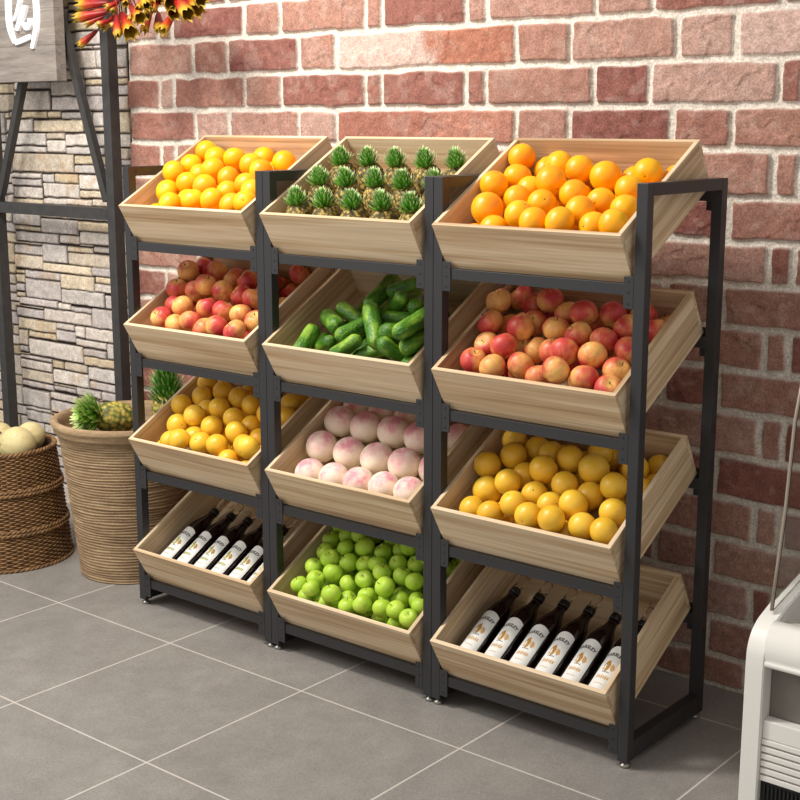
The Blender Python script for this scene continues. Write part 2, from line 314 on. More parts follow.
# ledgestone wall: rectangles read off the photo (metres on the wall), the rest laid at random
STONES = [(-1.453,-1.387,1.773,1.807),(-1.386,-1.206,1.775,1.805),(-1.452,-1.212,1.688,1.768),(-1.201,-1.04,1.746,1.805),(-1.2,-1.009,1.687,1.742),(-1.498,-1.451,1.659,1.685),(-1.445,-1.236,1.657,1.684),(-1.229,-1.144,1.657,1.683),(-1.139,-1.0,1.653,1.68),(-1.523,-1.462,1.603,1.654),(-1.456,-1.339,1.599,1.653),(-1.333,-1.003,1.6,1.649),(-0.998,-0.855,1.602,1.621),(-1.529,-1.475,1.544,1.595),(-1.469,-1.251,1.545,1.596),(-1.244,-1.123,1.57,1.597),(-1.247,-1.121,1.517,1.568),(-1.118,-0.97,1.545,1.594),(-0.965,-0.859,1.547,1.594),(-1.52,-1.255,1.514,1.541),(-1.116,-0.873,1.512,1.542),(-1.498,-1.076,1.435,1.512),(-1.066,-0.855,1.472,1.508),(-1.069,-0.855,1.436,1.47),(-1.503,-1.297,1.407,1.43),(-1.506,-1.299,1.375,1.405),(-1.289,-1.214,1.393,1.429),(-1.207,-1.05,1.393,1.432),(-1.043,-0.859,1.371,1.431),(-1.497,-1.297,1.324,1.371),(-1.289,-1.045,1.333,1.392),(-1.037,-0.862,1.338,1.369),(-1.501,-1.294,1.29,1.321),(-1.29,-1.133,1.302,1.329),(-1.131,-0.966,1.304,1.332),(-0.96,-0.864,1.305,1.335),(-0.981,-0.681,1.811,1.846),(-0.972,-0.683,1.785,1.808),(-0.975,-0.685,1.744,1.782),(-0.978,-0.854,1.686,1.742),(-0.848,-0.689,1.685,1.74),(-0.936,-0.854,1.623,1.68),(-0.854,-0.682,1.599,1.679),(-0.859,-0.686,1.544,1.595),(-0.853,-0.723,1.497,1.541),(-0.72,-0.689,1.499,1.542),(-1.061,-0.842,2.074,2.1),(-1.064,-0.844,2.032,2.067),(-1.067,-0.847,1.995,2.029),(-1.068,-0.85,1.939,1.991),(-0.751,-0.67,2.042,2.097),(-0.755,-0.673,1.986,2.038),(-0.844,-0.677,1.932,1.984),(-1.517,-1.322,1.209,1.26),(-1.315,-1.135,1.247,1.271),(-1.13,-0.86,1.246,1.27),(-1.502,-1.32,1.186,1.206),(-1.313,-1.065,1.183,1.244),(-1.065,-0.863,1.203,1.241),(-1.5,-1.2,1.139,1.181),(-1.195,-1.058,1.145,1.18),(-1.055,-0.85,1.15,1.201),(-1.517,-1.316,1.083,1.123),(-1.314,-1.148,1.058,1.137),(-1.141,-0.973,1.112,1.136),(-0.969,-0.853,1.119,1.143),(-1.145,-0.851,1.057,1.111),(-1.516,-1.317,1.022,1.081),(-1.316,-0.99,1.018,1.056),(-0.985,-0.849,1.021,1.057),(-1.514,-1.452,0.996,1.013),(-1.448,-1.202,0.982,1.016),(-1.517,-1.455,0.958,0.994),(-1.199,-0.977,0.954,1.016),(-0.971,-0.851,0.994,1.02),(-0.973,-0.853,0.956,0.992),(-1.452,-1.205,0.896,0.979),(-1.515,-1.459,0.921,0.954),(-1.518,-1.462,0.895,0.917),(-1.199,-0.916,0.892,0.954),(-0.911,-0.852,0.892,0.948),(-1.497,-1.23,0.863,0.895),(-1.227,-1.143,0.862,0.89),(-1.141,-1.002,0.861,0.883),(-1.527,-1.335,0.808,0.848),(-1.33,-1.005,0.807,0.859),(-1.0,-0.851,0.806,0.888),(-1.518,-1.249,0.753,0.803),(-1.244,-1.122,0.777,0.804),(-1.248,-1.117,0.726,0.774),(-1.115,-1.052,0.754,0.803),(-1.049,-0.852,0.751,0.804),(-1.518,-1.455,0.681,0.749),(-1.448,-1.254,0.723,0.751),(-1.116,-0.913,0.718,0.749),(-0.909,-0.849,0.682,0.749),(-1.517,-1.458,0.651,0.678),(-1.451,-1.072,0.644,0.716),(-1.065,-0.916,0.681,0.713),(-1.065,-0.849,0.641,0.68),(-1.514,-1.292,0.622,0.639),(-1.518,-1.295,0.578,0.619),(-1.289,-1.211,0.604,0.637),(-1.206,-1.049,0.602,0.639),(-1.042,-0.85,0.58,0.637),(-1.516,-1.289,0.528,0.576),(-1.285,-1.043,0.54,0.6),(-1.286,-1.132,0.506,0.527),(-1.033,-0.852,0.542,0.577),(-1.514,-1.291,0.498,0.525),(-1.127,-0.961,0.505,0.538),(-0.957,-0.851,0.502,0.541),(-1.517,-1.32,0.411,0.489),(-1.313,-1.128,0.464,0.496),(-1.311,-1.132,0.408,0.46),(-1.499,-1.315,0.394,0.41),(-1.496,-1.291,0.346,0.393)]
SC = [lin(c) for c in ((216, 204, 192), (204, 194, 188), (218, 202, 176), (206, 192, 172), (200, 191, 184), (220, 210, 198), (212, 194, 164), (206, 198, 190))]
def stone_fn(X, Z):
    dark = np.array(lin((52, 40, 34))); h = np.zeros_like(X); C = np.zeros(X.shape + (3,)); C[:] = dark
    fine = fbm(X, Z, 50, 60, 4); mid = fbm(X, Z, 14, 70, 3); wx = X + (fbm(X, Z, 25, 3, 2) - .5) * .005; wz = Z + (fbm(X, Z, 20, 7, 2) - .5) * .005
    rg = random.Random(9); owner = np.zeros(X.shape, bool)
    def put(xa, xb, za, zb, only=None):
        sl = (X > xa) & (X < xb) & (Z > za) & (Z < zb)
        if only is not None: sl &= ~only
        if not sl.any(): return
        d = np.minimum(np.minimum(wx[sl] - xa, xb - wx[sl]), np.minimum(wz[sl] - za, zb - wz[sl]))
        s = np.clip((d - .0004) / .0035, 0, 1); hh = rg.uniform(.007, .012) + .005 * (mid[sl] - .5) + .002 * (fine[sl] - .5)
        c = np.array(rg.choice(SC)) * rg.uniform(.9, 1.08); col = c * (.76 + .48 * fine[sl])[:, None]
        rust = np.clip((mid[sl] - .68) * 6, 0, .35)[:, None]; col = col * (1 - rust) + np.array(lin((196, 158, 110))) * rust
        h[sl] = s * hh; C[sl] = dark * (1 - s[:, None]) + col * s[:, None]
    for xa, xb, za, zb in STONES:
        owner |= (X > xa - .005) & (X < xb + .005) & (Z > za - .005) & (Z < zb + .005)
    z = 0.0
    while z < 2.3:
        rh = rg.choice((.045, .06, .075, .09)); x = -3.4 + rg.uniform(0, .1)
        while x < -.70:
            wd = rg.uniform(.08, .28)
            if rh > .07 and rg.random() < .5: put(x + .003, x + wd, z + .003, z + rh * .5, owner); put(x + .003, x + wd, z + rh * .5 + .004, z + rh, owner)
            else: put(x + .003, x + wd, z + .003, z + rh, owner)
            x += wd
        z += rh
    for xa, xb, za, zb in STONES: put(xa, xb, za, zb)
    return h, C
tag(relief('wall_left', -3.4, -.712, 0, 2.30, .004, stone_fn, .626, wall_mat('ledge_stone', .5)), 'pale ledgestone wall with dark joints', 'wall', kind='structure')

# ------------------------------------------------------------------ display racks
PW = .0299; PITCH = .6402; DEP = .414; HT = 1.5; LVL = .385
RK = ['left', 'middle', 'right']; LV = ['top', 'second', 'third', 'bottom']
def make_rack():
    root = empty('display_rack')
    def P(name, *b, bev=.0015):
        bm = bmesh.new(); box(bm, *b, bev); return bm_obj(name, bm, M_black, root)
    xr = PITCH - .0012
    for x0 in (0, xr - PW):
        P('post', x0, 0, .030, x0 + PW, PW, HT); P('post', x0, DEP - PW, .030, x0 + PW, DEP, HT)
        P('top_bar', x0, PW + .0002, HT - .03, x0 + PW, DEP - PW - .0002, HT); P('bottom_bar', x0, PW + .0002, .032, x0 + PW, DEP - PW - .0002, .082)
        for y in (PW / 2, DEP - PW / 2):
            bm = bmesh.new(); lathe(bm, [(0, .0122), (.0135, .0122), (.0145, .015), (.0138, .020), (.008, .022), (.007, .031), (0, .031)], 20, cx=x0 + PW / 2, cy=y); bm_obj('levelling_foot', bm, M_foot, root, True)
    for k in range(4):
        dz = -k * LVL
        P('front_rail', PW + .0005, .003, 1.2320 + dz, xr - PW - .0005, .028, 1.2602 + dz, bev=.001)
        P('back_rail', PW + .0005, DEP - .028, 1.440 + dz, xr - PW - .0005, DEP - .003, 1.4700 + dz, bev=.001)
        for side in (0, 1):
            xa = PW + .0004 if side == 0 else xr - PW - .0004 - .027; xb = xa + .027
            for yy, za in ((.0, 1.200), (DEP - .0035, 1.4145)):
                bm = bmesh.new(); box(bm, xa, yy, za + dz, xb, yy + .003, za + .078 + dz, .0006)
                # flange against the post
                fx = xa if side == 0 else xb - .002
                if yy == 0: box(bm, fx, .003, za + dz, fx + .002, .026, za + .030 + dz)
                br = bm_obj('bracket', bm, M_black, root)
                if yy == 0:
                    for q in (.012, .040, .066):
                        bm = bmesh.new(); bmesh.ops.create_cone(bm, cap_ends=True, segments=10, radius1=.0028, radius2=.0022, depth=.0012, matrix=Matrix.Translation((xa + .013, -.0006, za + q + dz)) @ Matrix.Rotation(PI / 2, 4, 'X'))
                        bm_obj('screw', bm, M_screw, br)
    return root
def copy_tree(o, parent=None):
    c = o.copy(); COL.objects.link(c)
    if parent: c.parent = parent
    for ch in list(o.children): copy_tree(ch, c)
    return c
rack0 = make_rack(); racks = [rack0, copy_tree(rack0), copy_tree(rack0)]
for i, r in enumerate(racks):
    r.location = (i * PITCH + .0006, 0, 0)
    tag(r, ['black steel four-tier display rack on the left, beside the ribbed planter', 'black steel four-tier display rack in the middle, holding pineapples and cucumbers', 'black steel four-tier display rack on the right, nearest the white cabinet'][i], 'rack', 'black display racks in a row')

# ------------------------------------------------------------------ crates
TH = R(29.8); CL, CH, CW, WT, BT = .4405, .136, .5650, .012, .010
def crate_matrix(i, l, off=.0310): return Matrix.Translation((i * PITCH + off, .0202, 1.2605 - l * LVL)) @ Matrix.Rotation(TH, 4, 'X')
def make_crate():
    root = empty('wooden_crate')
    def panel(name, b, mat, top):
        bm = bmesh.new(); box(bm, *b, .0008)
        if top:
            for f in bm.faces:
                if f.calc_center_median().z > b[5] - .0007: f.material_index = 1
        bm_obj(name, bm, [mat, M_edge], root)
    panel('front_panel', (0, 0, 0, CW, WT, CH), M_wood_x, True); panel('back_panel', (0, CL - WT, 0, CW, CL, CH), M_wood_x, True)
    panel('side_panel', (0, WT, 0, WT, CL - WT, CH), M_wood_y, True); panel('side_panel', (CW - WT, WT, 0, CW, CL - WT, CH), M_wood_y, True)
    panel('bottom_panel', (WT, WT, 0, CW - WT, CL - WT, BT), M_wood_x, False)
    return root
CONT = {(0, 0): 'oranges', (0, 1): 'red apples', (0, 2): 'golden oranges', (0, 3): 'dark liquor bottles', (1, 0): 'small pineapples', (1, 1): 'cucumbers', (1, 2): 'pink peaches', (1, 3): 'green apples', (2, 0): 'oranges', (2, 1): 'red apples', (2, 2): 'golden oranges', (2, 3): 'dark liquor bottles'}
crate0 = make_crate()
for i in range(3):
    for l in range(4):
        c = crate0 if (i, l) == (0, 0) else copy_tree(crate0)
        c.matrix_world = crate_matrix(i, l)
        tag(c, 'tilted pale wooden crate of %s, %s tier of the %s rack' % (CONT[i, l], LV[l], RK[i]), 'crate', 'tilted wooden crates on the racks')

# ------------------------------------------------------------------ fruit kinds (unit radius 0.04 m prototypes)
def sphere_like(fn, nu=28, nv=18):
    bm = bmesh.new(); prof = []
    rings = []
    for j in range(nv + 1):
        ph = PI * j / nv
        if j in (0, nv): rings.append([bm.verts.new(fn(0, ph))])
        else: rings.append([bm.verts.new(fn(2 * PI * k / nu, ph)) for k in range(nu)])
    for a, b in zip(rings, rings[1:]):
        for k in range(nu):
            k2 = (k + 1) % nu
            if len(a) == 1: f = bm.faces.new((a[0], b[k], b[k2]))
            elif len(b) == 1: f = bm.faces.new((a[k], b[0], a[k2]))
            else: f = bm.faces.new((a[k], b[k], b[k2], a[k2]))
            f.smooth = True
    return bm
def sph(a, ph, r): return Vector((r * math.sin(ph) * math.cos(a), r * math.sin(ph) * math.sin(a), r * math.cos(ph)))
def f_orange(a, ph):
    v = sph(a, ph, .04); d = math.exp(-(ph / .22) ** 2) * .0022; v.z = v.z * .97 - d; return v
def f_apple(a, ph):
    r = .04 * (1 + .03 * math.cos(5 * a) * (ph / PI) ** 3); v = sph(a, ph, r)
    v.z = v.z * .93 - .0105 * math.exp(-(ph / .38) ** 2) + .006 * math.exp(-((PI - ph) / .3) ** 2)
    s = 1.0 + .0 * math.sin(ph) - .06 * max(0, (ph - PI / 2) / (PI / 2)) ; v.x *= s; v.y *= s; return v
def f_peach(a, ph):
    v = sph(a, ph, .04); cr = math.exp(-(math.sin(a) / .16) ** 2) * (1 if math.cos(a) > 0 else 0) * math.sin(ph) ** .5
    v *= (1 - .035 * cr * max(0, math.cos(ph) + .5)); v.z = v.z * .96 - .0045 * math.exp(-(ph / .25) ** 2); return v
def stem_mesh(h, r=.0013, z0=.026):
    bm = bmesh.new(); tube(bm, [(0, 0, z0), (.0008, 0, z0 + h * .5), (.003, .001, z0 + h)], [r, r, r * 1.5], 6); return bm
def mk(name, bm, mat):
    me = bpy.data.meshes.new(name); bm.normal_update(); bm.to_mesh(me); bm.free(); me.materials.append(mat)
    for p in me.polygons: p.use_smooth = True
    return me
def disc(z, r):
    bm = bmesh.new(); lathe(bm, [(0, z + .0006), (r * .6, z + .0006), (r, z - .0004), (0, z - .002)], 10); return bm
KIND = {
 'orange': (mk('orange', sphere_like(f_orange), M_orange), 'stem_button', mk('stem_button', disc(.0372, .0026), M_button)),
 'golden_orange': (mk('golden_orange', sphere_like(f_orange), M_yellow), 'stem_button', mk('stem_button', disc(.0372, .0024), M_button2)),
 'red_apple': (mk('red_apple', sphere_like(f_apple), M_apple), 'stem', mk('stem', stem_mesh(.011), M_stem)),
 'green_apple': (mk('green_apple', sphere_like(f_apple), M_gapple), 'stem', mk('stem', stem_mesh(.013, .0015), M_stem)),
 'peach': (mk('peach', sphere_like(f_peach), M_peach), None, None),
}
ORD = ['first', 'second', 'third', 'fourth', 'fifth', 'sixth', 'seventh', 'eighth', 'ninth', 'tenth', 'eleventh', 'twelfth', 'thirteenth']
ROWN = {2: ['front', 'back'], 3: ['front', 'middle', 'back'], 4: ['front', 'second', 'third', 'back'], 5: ['front', 'second', 'third', 'fourth', 'back'], 6: ['front', 'second', 'third', 'fourth', 'fifth', 'back'], 7: ['front', 'second', 'third', 'fourth', 'fifth', 'sixth', 'back']}
def rows_of(pts, nrow):
    """row name and ordinal from the left for every visible fruit"""
    order = sorted(range(len(pts)), key=lambda k: pts[k][1]); out = {}
    per = math.ceil(len(pts) / nrow)
    for r in range(nrow):
        ids = sorted(order[r * per:(r + 1) * per], key=lambda k: pts[k][0])
        for n, k in enumerate(ids): out[k] = (ROWN[nrow][r], ORD[n])
    return out
